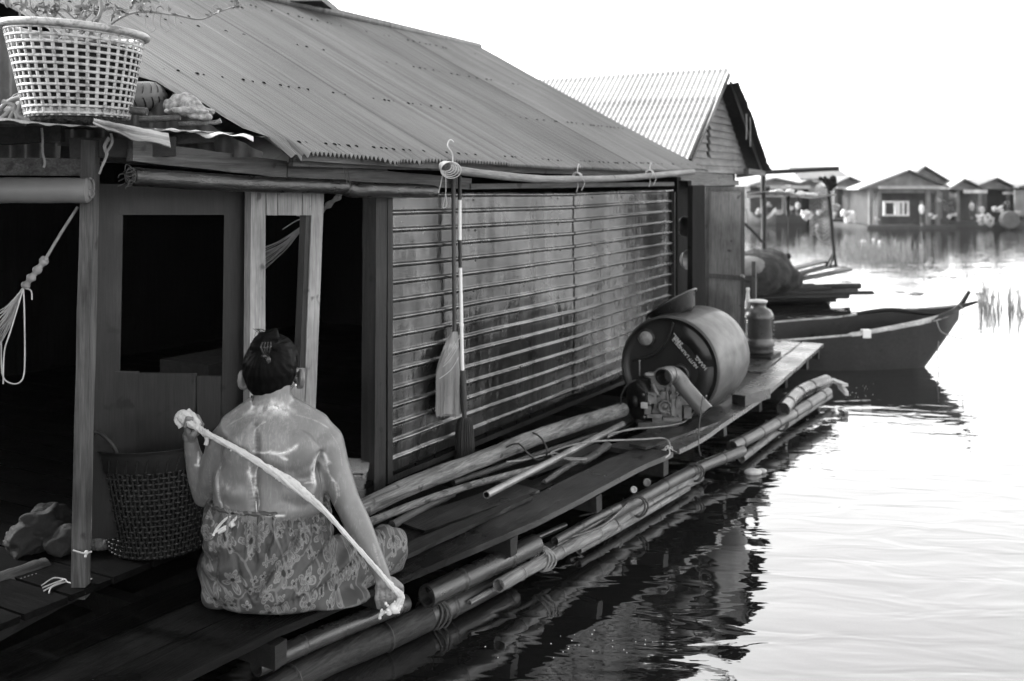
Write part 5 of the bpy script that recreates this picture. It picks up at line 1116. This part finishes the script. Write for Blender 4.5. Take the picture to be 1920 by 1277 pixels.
def fperson(lab, px, yh, yf, Y, shirt, skirt='inside', w_=6):
    K = Y/FPX; t = thing('person', lab, 'person', V((fx(px, Y), Y, fz(yf, Y)))); hgt = (yf-yh)*K; f = lambda x, z: V((fx(px, Y)+x*K, Y, fz(yf, Y)+z*hgt))
    m = MB(); m.limb([f(0, .62), f(0, .80)], (w_*.5*K, w_*.55*K), 10); m.ell(f(0, .93), hgt*.07, n=10); m.limb([f(-1.4, .5), f(-1.6, .03)], (2.0*K, 1.2*K), 8); m.limb([f(1.4, .5), f(1.6, .03)], (2.0*K, 1.2*K), 8); m.limb([f(-2.8, .82), f(-4, .62), f(-3, .48)], (1.2*K, 1.0*K, .8*K), 8); m.limb([f(2.8, .82), f(4, .62), f(3, .48)], (1.2*K, 1.0*K, .8*K), 8); m.ell(f(0, .52), (w_*.5*K, w_*.35*K, .1*hgt), n=10)
    fuse('body', m, grey('far_skin', .12), t, .03, 2)
    m = MB(); m.limb([f(0, .56), f(0, .80)], (w_*.62*K, w_*.66*K), 12); m.limb([f(-3, .83), f(-4.2, .66)], (1.7*K, 1.5*K), 8); m.limb([f(3, .83), f(4.2, .66)], (1.7*K, 1.5*K), 8); part('shirt', m, FB[shirt], t)
    m = MB(); m.limb([f(-1.4, .5), f(-1.5, .2)], (2.6*K, 1.9*K), 8); m.limb([f(1.4, .5), f(1.5, .2)], (2.6*K, 1.9*K), 8); part('trousers', m, FB[skirt], t)
    m = MB(); m.ell(f(0, .955)+V((0, .02, 0)), hgt*.074, n=10); part('hair', m, BLACK, t)
fperson('distant person in a white shirt standing in front of the largest far house', 1728, 378, 426, 37, 'white')
fperson('small distant person in pale clothes under the white awning of a far house', 1822, 377, 412, 38.5, 'grey')
fperson('small distant person in a white top bending among goods at far right', 1841, 385, 414, 38, 'white')
fperson('small distant dark clad person among the goods near the grey far roof', 1496, 378, 405, 40, 'grey')
def blob(name, lab, cat, px, py, w_, h_, Y, mat, grp=None, n=3):
    m = MB(); K = Y/FPX
    for k in range(n*4):
        c = V((fx(px+random.uniform(-w_*.36, w_*.36), Y), Y+random.uniform(-.1, .1), fz(py+random.uniform(-h_*.30, h_*.34), Y))); a = random.uniform(0, 3); ca_ = (V((cos(a), 0, sin(a))), V((0, 1, 0)), V((-sin(a), 0, cos(a))))
        (m.box if k % 3 == 0 else m.ell)(c, (random.uniform(.08, .2)*w_*K, w_*.15*K, random.uniform(.08, .2)*h_*K), ca_)
    return solo(name, lab, cat, m, mat, grp)
blob('sack', 'large white bulging sack pile left of the largest far house', 'sack', 1592, 406, 32, 24, 37, FB['white'], None, 5); blob('sack', 'white sack bundle standing on the far platform, left of the large white pile', 'sack', 1566, 392, 18, 26, 38, FB['light'], None, 4)
blob('sack', 'pale sack heap near the distant boat, left of the hanging net', 'sack', 1512, 402, 24, 18, 38, FB['white'], None, 4); blob('sack', 'grey covered heap in the water at the platform of the far right houses', 'sack', 1846, 412, 40, 22, 37, FB['grey'], None, 4)
blob('sack', 'small pale sack on the platform of the largest far house, right side', 'sack', 1749, 405, 14, 14, 36.8, FB['grey'], None, 2); blob('sack', 'low grey bundle beside the platform post of the largest far house', 'sack', 1645, 410, 10, 8, 36.8, FB['grey'], None, 2)
for i, (px, py, w_, h_, c) in enumerate(((1778, 385, 22, 30, 'inside'), (1785, 405, 20, 14, 'grey'), (1868, 392, 26, 14, 'grey'), (1885, 384, 16, 16, 'inside'), (1905, 400, 18, 12, 'light'), (1760, 375, 8, 8, 'light'), (1440, 384, 18, 12, 'cloth'), (1460, 398, 14, 10, 'light'), (1482, 390, 10, 16, 'light'), (1538, 398, 14, 14, 'grey'), (1548, 385, 10, 22, 'cloth'), (1425, 396, 20, 12, 'grey'))):
    blob('bundle', ('dark', 'grey', 'pale grey', 'round dark', 'light')[i % 5]+' bundle on the far platforms '+('beside the largest house', 'behind the net frame')[px < 1560]+(' near its right wall', ' at the waterline', ' under the pale roof', ' beside the far drum', ' at the picture edge', ' below its eave', ' left of the thick pole', ' right of the thick pole', ' near the small person', ' low by the water', ' beside the hanging net', ' next to the door edge')[i], 'bundle', px, py, w_, h_, 37.5, FB[c])
m = MB(); Y = 36.5; m.lathe([(.32, -.3), (.33, 0), (.27, .02), (.0, .0)], V((fx(1895, Y), Y, fz(412, Y))), V((-.1, -1, 0)), 24); m.lathe([(0, -.3), (.32, -.3)], V((fx(1895, Y), Y, fz(412, Y))), V((-.1, -1, 0)), 24); solo('oil_drum', 'distant round drum lying end on by the far right houses', 'drum', m, FB['roof_dark'])
m = MB(); Y = 34; m.box(V((fx(1808, Y), Y, fz(450, Y))), (.20, .15, .12)); m.box(V((fx(1808, Y), Y, fz(442, Y))), (.22, .17, .03)); solo('float_box', 'white foam box floating on the water before the far right houses', 'box', m, FB['white'])
for px, py, lab in ((1620, 455, 'white foam scrap floating left of the far house reflection'), (1638, 452, 'small white scrap floating beside the larger foam scrap'), (1532, 424, 'white buoy floating under the hanging net'), (1650, 456, 'tiny grey scrap floating right of the two foam scraps')):
    Yw = FPX*1.6/(py-HZ); m = MB(); m.ell(V((fx(px, Yw), Yw, WATER+.03)), (.09 if px == 1620 else .05, .06, .06), n=10); solo('float', lab, 'float', m, FB['white'])
# distant boats
for (px0, px1, py, lab) in ((1400, 1455, 408, 'dark distant boat drawn up at the left end of the far row'), (1452, 1530, 402, 'white distant boat with a raised stern behind the net frame')):
    Y = FPX*1.6/(py+6-HZ)*.9; x0, x1 = fx(px0, Y), fx(px1, Y); m = MB(); P = []
    for i in range(17):
        f = i/16; x = x0+(x1-x0)*f; gz = WATER+.25+.5*(abs(f-.5)*2)**2.5; w_ = .4*sin(pi*min(1, max(0.02, f)))**.5
        P.append([V((x, Y-w_, gz)), V((x, Y-w_*.7, WATER-.02)), V((x, Y+w_*.7, WATER-.02)), V((x, Y+w_, gz))])
    m.grid(P); solo('distant_boat', lab, 'boat', m, FB['light'] if px0 > 1410 else FB['gable'])
# reeds standing in the water
m = MB()
def reed(px, py, hpx):
    Y = FPX*1.6/(py-HZ); b_ = V((fx(px, Y), Y, WATER-.02)); h_ = hpx/FPX*Y; a = random.uniform(-.25, .25); m.tube([b_, b_+V((a*h_*.3, 0, h_*.6)), b_+V((a*h_, 0, h_))], [.006, .005, .001], 4, caps=False)
for k in range(420): 
    px = random.gauss(1640, 48); reed(px, random.uniform(462, 492), random.uniform(10, 38))
for k in range(90): reed(random.uniform(1835, 1930), random.uniform(560, 600), random.uniform(20, 60))
for k in range(60): reed(random.uniform(1690, 1930), random.uniform(480, 530), random.uniform(6, 22))
solo('reeds', None, None, m, grey('reed_green', .10, .8, .3, 5), kind='stuff', loc=(8, 22, WATER))
m = MB()
for k in range(26):
    px = random.choice((random.gauss(1640, 70), random.uniform(1700, 1920))); py = random.uniform(470, 560); Y = FPX*1.6/(py-HZ); m.ell(V((fx(px, Y), Y, WATER+.004)), (random.uniform(.03, .14), random.uniform(.03, .1), .012), n=8)
solo('water_weeds', None, None, m, grey('weed_leaf', .08, .8, .3, 5), kind='stuff', loc=(8, 20, WATER))
m = MB()
for k in range(44):
    px = random.gauss(1130, 90) if k < 24 else random.uniform(1560, 1640); py = random.gauss(1205, 14) if k < 24 else random.uniform(720, 745); m.ell(W(px, py, WATER+.001), (random.uniform(.0008, .0035), random.uniform(.0008, .0025), .0015), n=6)
solo('foam_flecks', None, None, m, WHITE, kind='stuff', loc=(0, 3, WATER))
m = MB(); m.ell(W(1412, 885, WATER+.01), (.05, .035, .02), n=14); m.ell(W(1428, 883, WATER+.01), (.03, .02, .015), n=10); solo('plastic_scrap', 'crumpled pale plastic scrap floating by the end of the bamboo floats', 'litter', m, WHITED)
m = MB(); m.beam(W(1558, 712, -.17), W(1585, 722, -.17), .05, .02, n=4, jit=.004); m.beam(W(1575, 722, -.2), W(1588, 738, -.22), .03, .03, n=3, jit=.004); solo('driftwood', 'pale splintered wood stub at the far bamboo end, below the boat', 'driftwood', m, WHITED)

# ================================================================== ON THE PORCH ROOF
bz = 3.05; bk = thing('plastic_basket', 'white open mesh plastic basket used as a planter on the porch roof', 'basket', D(148, 222, bz))
c0_ = D(141, 60, bz); cb = D(147, 222, bz); hgt = c0_.z-cb.z; Rr = 122/FPX*bz; Rb = 90/FPX*bz; tilt = V((.012, 0, 0))
def BK(a, f, dr=0): r = Rb+(Rr-Rb)*f+dr; return V((cb.x+(c0_.x-cb.x)*f, bz, cb.z+hgt*f))+V((cos(a)*r, sin(a)*r, -.012*cos(a)*f))
m = MB(); NV = 38; NH = 13
for k in range(NV):
    a = 2*pi*k/NV; m.tube([BK(a, f/6) for f in range(7)], .0042, 6, sq=(.5, 1.4), up=V((cos(a), sin(a), 0)))
for j in range(NH):
    f = .03+.92*j/(NH-1); m.tube([BK(2*pi*k/60, f, .001) for k in range(61)], .0040, 6, caps=False, sq=(1.15, .5))
part('mesh_wall', m, PLW, bk)
m = MB(); m.tube([BK(2*pi*k/72, 1.0, .006) for k in range(73)], .011, 12, caps=False, sq=(1, 1.15)); P = [[BK(2*pi*k/60, f, -.001) for k in range(61)] for f in (.95, 1.0)]; m.grid(P); part('rim', m, PLW, bk)
m = MB(); m.lathe([(0, .0), (Rb*.97, .0), (Rb, .022), (Rb*.9, .024), (0, .012)], cb, Z, 40); part('base', m, PLW, bk)
SOIL = grey('potting_soil', .006, .95, .5, 30, bump=1)
m = MB(); m.lathe([(Rb*.93, .02), (Rb+(Rr-Rb)*.80-.012, hgt*.80), (Rb*.7, hgt*.86), (0, hgt*.87)], cb, Z, 30); solo('potting_soil', 'dark soil filling the white mesh basket', 'soil', m, SOIL, loc=cb+Z*.02)
pl = thing('potted_shrub', 'straggly leafy shrub growing out of the white basket, one long bare branch to the right', 'plant', cb+Z*hgt*.85)
mm = MB(); lf = MB()
def leaf(p, d, L, w_):
    d = d.normalized(); s_ = d.cross(V((random.uniform(-1, 1), random.uniform(-1, 1), random.uniform(-.3, 1)))).normalized(); n_ = d.cross(s_); f = []
    lf.add([p, p+d*L*.35+s_*w_+n_*w_*.3, p+d*L*.7+s_*w_*.8+n_*w_*.2, p+d*L-n_*L*.15, p+d*L*.7-s_*w_*.8+n_*w_*.2, p+d*L*.35-s_*w_+n_*w_*.3, p+d*L*.4], [(0, 1, 6), (1, 2, 6), (2, 3, 6), (3, 4, 6), (4, 5, 6), (5, 0, 6)], True)
base = cb+Z*hgt*.84
def twig(pts, r, nl, ll=.022):
    p = spline(pts, 6); mm.tube(p, [r*(1-.7*i/len(p)) for i in range(len(p))], 6, jit=.1)
    for k in range(nl):
        q = random.choice(p[len(p)//5:]); leaf(q, V((random.uniform(-1, 1), random.uniform(-1, .6), random.uniform(-.8, 1))), ll*random.uniform(.6, 1.3), ll*.22)
twig([base+V((.03, 0, 0)), D(215, 40, 3.0), D(262, 22, 2.98), D(330, 28, 2.95), D(375, 36, 2.95), D(412, 22, 2.95), D(452, 8, 2.95)], .0052, 16, .020)
twig([D(262, 22, 2.98), D(268, 0, 2.98), D(280, -40, 3.0)], .005, 20, .03)
for (px, yy) in ((60, -40), (92, -60), (120, -30), (150, -70), (180, -50), (205, -60), (30, 5), (240, -30), (75, -10), (165, -20)):
    q = D(px+random.uniform(-15, 15), 10, bz); twig([base+V((random.uniform(-.08, .08), random.uniform(-.08, .08), 0)), D(px*.7+45, 25, bz), q, D(px, yy-30, bz-.05)], random.uniform(.003, .006), 26, .024)
twig([base, D(190, 20, 3.0), D(172, -30, 3.0)], .009, 8)
for (px, py) in ((270, 10), (285, 16), (300, 6), (318, 22), (440, 4), (450, 14), (445, -4), (240, 20), (225, 28), (20, 15), (10, 8), (2, 2), (35, 20)):
    for k in range(4): leaf(D(px, py, 2.96), V((random.uniform(-1, 1), random.uniform(-1, .6), random.uniform(-.8, 1))), random.uniform(.014, .03), .006)
for k in range(5): x = 275+k*14; mm.tube(spline([D(x, 26, 2.96), D(x-3, 42, 2.96), D(x+2, 55, 2.96), D(x-8, 60, 2.96)][:3+(k % 2)], 4), .0012, 4)
for k in range(6): c = D(random.choice((262, 283, 300, 330, 405, 215)), random.uniform(14, 24), 2.96); mm.tube([c+V((cos(a)*.011, 0, sin(a)*.011)) for a in [j*.5 for j in range(12)]], .0009, 4)
part('stem', mm, BARK, pl); part('foliage', lf, LEAF, pl)
m = MB(); m.ell(cb+V((-.0, -.02, -.004)), (.13, .12, .028), n=24); m.ell(cb+V((.10, -.03, .0)), (.04, .05, .03), n=14); m.ell(cb+V((.0, -.05, .012)), (.11, .08, .02), n=14)
mt = fuse('mat', m, MOSS, None, .008, 2, org=cb, disp=lambda c, n_: c+n_*.008*nz(c.x*60, c.y*60, c.z*60)); mt['label'] = 'dark mossy fibre mat squashed under the white basket'; mt['category'] = 'mat'
def tyre(lab, c, ax, R, r):
    t = thing('tyre', lab, 'tyre', c); m = MB(); L = []
    for k in range(15): a = -2.5+5.0*k/14; L.append((R-r+cos(a)*r*1.0, sin(a)*r*.95))
    m.lathe(L, c, ax, 56); part('carcass', m, RUBBER, t)
    m = MB(); ax = V(ax).normalized(); x = ax.cross(Z).normalized(); y = ax.cross(x)
    for k in range(40):
        a = 2*pi*k/40
        for sg in (-1, 1):
            P = []
            for j in range(6):
                th = sg*(.15+j*.17); aa = a+j*.025; rr = R-r+cos(th)*(r+.0012); P.append(c+(x*cos(aa)+y*sin(aa))*rr+ax*sin(th)*(r*.95+.0012))
            m.tube(P, .0016, 4)
    part('tread', m, BLACK, t)
tyre('worn scooter tyre lying flat on the porch roof behind the white basket', D(165, 191, 3.42), V((-.10, -.10, 1)), .262, .052)
m = MB()
for k, (pts) in enumerate((([(-20, 232), (10, 195), (40, 185), (35, 215), (60, 228)]), ([(-30, 215), (0, 222), (25, 205), (30, 228), (-10, 228)]), ([(5, 190), (28, 200), (20, 225), (48, 232)]))):
    m.tube(spline([D(x, y, 3.05) for x, y in pts], 8), .0075, 8, jit=.08)
solo('rope', 'tangled thick pale rope on the porch roof left of the basket', 'rope', m, ROPE)
m = MB(); m.ell(D(322, 196, 3.1), (.022, .03, .024), n=14); m.limb([D(330, 190, 3.1), D(352, 192, 3.1), D(378, 202, 3.1), D(395, 212, 3.1)], (.022, .024, .018, .012), 14); m.ell(D(352, 208, 3.06), (.07, .04, .008), n=20); m.limb([D(318, 208, 3.06), D(345, 212, 3.04), D(392, 220, 3.06)], (.007, .008, .006), 8)
def cdisp(c, n_): return c+n_*(.006*sin(60*(c.x+c.z*.8)+4*nz(c.x*20, c.y*20, c.z*20))+.006*nz(c.x*30, c.y*30, c.z*30))
o = fuse('cloth_scrap', m, CLOTHW, None, .004, 2, org=D(350, 220, 3.1), disp=cdisp); o['label'] = 'crumpled printed cloth lying on the porch roof right of the tyre'; o['category'] = 'cloth'
log('bamboo_stub', 'short dark bamboo stub on the porch roof under the tyre', 'bamboo', [D(245, 207, 3.02), D(276, 210, 3.02)], .012, .012, LOGD, 12)
log('bamboo_stub', 'longer dark stick lying on the porch roof below the printed cloth', 'stick', [D(262, 224, 3.03), D(300, 223, 3.03), D(338, 220, 3.03)], .010, .009, LOGD, 12)
log('stick', 'thin pale stick under the printed cloth pointing to the ribbed roof', 'stick', [D(335, 232, 3.08), D(400, 230, 3.08), D(414, 226, 3.08)], .006, .008, LOG, 8)
m = MB(); P = []      # bent sheet curling over the edge
for i in range(22):
    f = i/21; P.append([D(176+f*140+ (j/6)*(-2+6*f), 222+f*28+(j/6)*(8+18*min(1, f*2))*(1-.1*f)+3*sin(f*14)*(j/6)**2*.6+1.5*nz(i*.6, j, 2), 2.735+.04*(1-j/6)-.015*sin(j*1.2)+.20*f) for j in range(7)])
m.grid(P); m.grid([[p+V((0, .002, -.003)) for p in r] for r in P]); solo('bent_sheet', 'torn pale metal sheet curling over the porch roof edge', 'metal sheet', m, SHEETHI)
m = MB(); P = []
for i in range(30):
    f = i/29; P.append([D(290+f*185, 240+f*14+2.5*sin(i*.9)+(2.5+2*sin(i*.45+1))*j, 3.14+.06*f-.02*j) for j in range(3)])
m.grid(P); m.grid([[p+V((0, .002, -.002)) for p in r] for r in P]); solo('bent_sheet', 'bright wrinkled strip of roofing lying under the sticks beside the ribbed roof', 'metal sheet', m, grey('bright_strip', .35, .5, .3, 20, stain=.5))
for lab, pts in (('short pale string hanging from the porch roof edge at far left', [(78, 240), (80, 262), (80, 285), (84, 304), (82, 314)]), ('frayed cloth strip tied to the porch post top', [(205, 258), (196, 275), (200, 290), (190, 315), (186, 326)])):
    m = MB(); p = spline([D(x, y, 2.9) for x, y in pts], 6); m.tube(p, [.0035 if 'cloth' not in lab else .006*(1-.5*i/len(p)) for i in range(len(p))], 7, jit=.15)
    if 'cloth' in lab: m.tube(spline([D(208, 250, 2.9), D(210, 268, 2.9), D(200, 285, 2.9)], 5), .004, 6)
    solo('string', lab, 'string', m, ROPE)
aw = MB(); a = D(392, -6, 6.3); b_ = D(602, -2, 6.3); aw.prism([D(395, -14, 6.2), D(606, -8, 6.2), D(603, 1, 6.15), D(500, 3, 6.15), D(395, 4, 6.15)], V((0, .9, .03))); aw.beam(D(480, 7, 6.3), D(596, 6.5, 6.35), .03, .035); aw.beam(D(500, 12, 6.3), D(485, 16, 6.3), .03, .03)
solo('awning', 'small flat awning sheet poking in over the ridge at the top edge', 'awning', aw, RUST)

# ================================================================== ON THE PORCH FLOOR
gz_ = .10; wb = thing('woven_basket', 'big dark plastic woven laundry basket with handle beside the woman', 'basket', W(300, 1040, gz_))
bc_ = W(300, 1022, gz_); K = bc_.y/FPX; zb_ = gz_; zt_ = gz_+(1040-840)*K*1.02; r0 = 86*K; r1 = 121*K
bc_.x -= 5*K; r1 = 128*K
def WB(a, f, dr=0): r = r0+(r1-r0)*f**.85+dr; return V((bc_.x-8*K*f+cos(a)*r, bc_.y+.02+sin(a)*r, zb_+(zt_-zb_)*f))
m = MB(); NV = 84
for k in range(NV): a = 2*pi*k/NV; m.tube([WB(a, f/8*.80) for f in range(9)], .0036, 5, sq=(.6, 1.3), up=V((cos(a), sin(a), 0)))
for j in range(17):
    f = .02+.78*j/16; m.tube([WB(2*pi*k/168, f, .0035*(1 if (k+j*2) % 4 < 2 else -1)) for k in range(169)], .0042, 5, caps=False, sq=(1.1, .5))
part('woven_wall', m, PLD, wb)
m = MB(); P = [[WB(2*pi*k/90, f, d+.0015*sin(k*2)*(d < .006)) for k in range(91)] for f, d in ((.80, .002), (.81, .006), (.95, .007), (1.0, .012), (1.01, .018), (1.0, .004), (.95, 0), (.80, -.001))]; m.grid(P)
for k in range(46): a = 2*pi*k/46; m.tube([WB(a, .82, .008), WB(a+.05, .93, .009)], .0028, 4)
part('rim', m, PLD, wb)
m = MB(); m.lathe([(0, 0), (r0, 0), (r0, .01), (0, .012)], bc_+V((0, .02, 0)), Z, 40); part('base', m, PLD, wb)
m = MB(); hc_ = WB(-1.95, 1.0, .0); m.tube(spline([WB(-2.15, 1.0, .004), WB(-2.12, 1.09, .01), WB(-1.95, 1.18, .012), WB(-1.78, 1.09, .01), WB(-1.74, 1.0, .004)], 6), .006, 8); part('handle', m, PLD, wb)
m = MB(); m.grid([[WB(.05+(pi-.1)*k/50, f, -.006) for k in range(51)] for f in (.80, .9, .99)])
for k in range(44):
    a = .1+(pi-.2)*k/43; m.tube([WB(a, .82, -.009), WB(a+.12, .97, -.009)], .0035, 5)
part('inner_weave', m, grey('basket_inside_lit', .32, .6, .5, 60), wb)  # pale colour paints in light on the basket's inner back wall
m = MB(); q = W(172, 1025, gz_); K = q.y/FPX; P = []
m.rings([(V((q.x+20*K, q.y, gz_+z)), hw*K, hd) for z, hw, hd in ((.0, 22, .04), (.02, 24, .05), (.08, 22, .05), (.15, 18, .04), (.20, 8, .02), (.22, 5, .012))], 20)
solo('plastic_bag', 'slumped clear plastic bag between the porch post and the dark basket', 'bag', m, grey('cloudy_plastic', .10, .25, .3, 25, spec=.6, bump=1, bscale=20, bdist=.02))
tb = thing('storage_tub', 'clear plastic storage tub standing right of the woman by the wall post', 'tub', W(655, 960, .03)); q = W(655, 950, .03); K = q.y/FPX
m = MB()
def tubring(z, w_, d_): return [V((q.x+sx*w_, q.y+.08+sy*d_, .03+z)) for sx, sy in ((-1, -1), (1, -1), (1, 1), (-1, 1))]
R = [tubring(z, w_, d_) for z, w_, d_ in ((0, .045, .07), (.115, .052, .085), (.12, .062, .095), (.127, .062, .095), (.127, .054, .087))]
m.grid([r+[r[0]] for r in R], False); m.add(R[0], [(0, 1, 2, 3)]); part('tub', m, CLEAR, tb)
m = MB(); m.box(q+V((.045, .05, .13)), (.022, .012, .004)); m.box(q+V((.0, .10, .135)), (.062, .095, .004)); part('lid', m, CLEAR, tb)
m = MB()
for (x, y, a, b_, c_) in ((60, 1020, .09, .08, .065), (25, 1030, .07, .07, .05), (90, 1030, .06, .06, .05), (60, 985, .05, .05, .03)): 
    p_ = W(x, y+22, gz_); m.ell(V((p_.x, p_.y+.1, gz_+c_*.8+(1020-y)*.0008)), (a, b_, c_), n=20)
def sd_(c, n_): return c+n_*(.016*nz(c.x*14, c.y*14, c.z*22)+.030*(.5-abs(nz(c.x*11+2, c.y*11, c.z*14))**.5)+.014*(.5-abs(nz(c.x*24, c.y*24, c.z*30))**.5))
sk = fuse('cloth_bundle', m, grey('canvas_bundle', .008, .85, .25, 8, bump=.5, bscale=60), None, .007, 3, org=W(60, 1040, gz_), disp=sd_); sk['label'] = 'dark crumpled cloth bundle on the porch floor at the far left'; sk['category'] = 'bundle'
m = MB(); q = D(128, 1084, 3.0)
for pts in ([(172, 1085), (150, 1094), (128, 1092), (122, 1086), (110, 1090), (80, 1102)], [(122, 1086), (100, 1084), (78, 1098)], [(126, 1090), (98, 1100), (92, 1112)], [(120, 1088), (105, 1095), (82, 1108)]): m.tube(spline([W(x, y, .098+(.004 if i % 2 else 0)) for i, (x, y) in enumerate(pts)], 5), .0022, 5)
solo('string', 'frayed pale string lying on the floor at the foot of the porch post', 'string', m, ROPEW)
m = MB(); c = D(155, 1032, 2.985)
m.tube([D(137, 1032, 2.965), D(150, 1036, 2.962), D(160, 1038, 2.962), D(172, 1034, 2.966)], .003, 5); m.ell(D(162, 1036, 2.96), .007, n=8); m.tube([D(162, 1036, 2.96), D(160, 1045, 2.955)], .004, 5); solo('string', 'string knotted low round the porch post', 'string', m, ROPEW)
# dim things inside the rooms
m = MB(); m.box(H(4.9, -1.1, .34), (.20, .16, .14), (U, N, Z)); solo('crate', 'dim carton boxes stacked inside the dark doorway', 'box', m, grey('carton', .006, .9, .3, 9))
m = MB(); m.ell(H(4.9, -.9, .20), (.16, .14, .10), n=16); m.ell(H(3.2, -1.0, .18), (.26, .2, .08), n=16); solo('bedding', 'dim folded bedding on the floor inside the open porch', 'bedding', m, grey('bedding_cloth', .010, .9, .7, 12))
# ------------------------------------------------------------------ thin haze over the lake
hz = MB(); hz.box(V((0, 130, 6)), (230, 155, 8)); hm = bpy.data.materials.new('haze_air'); hm.use_nodes = True; t = hm.node_tree; t.nodes.clear()
ov = t.nodes.new('ShaderNodeOutputMaterial'); pv = t.nodes.new('ShaderNodeVolumePrincipled'); pv.inputs['Color'].default_value = (.9, .9, .9, 1); pv.inputs['Density'].default_value = .0002; t.links.new(pv.outputs[0], ov.inputs['Volume'])
USE_HAZE = True
if USE_HAZE: solo('haze', None, None, hz, hm, kind='stuff', loc=(0, 130, 0))
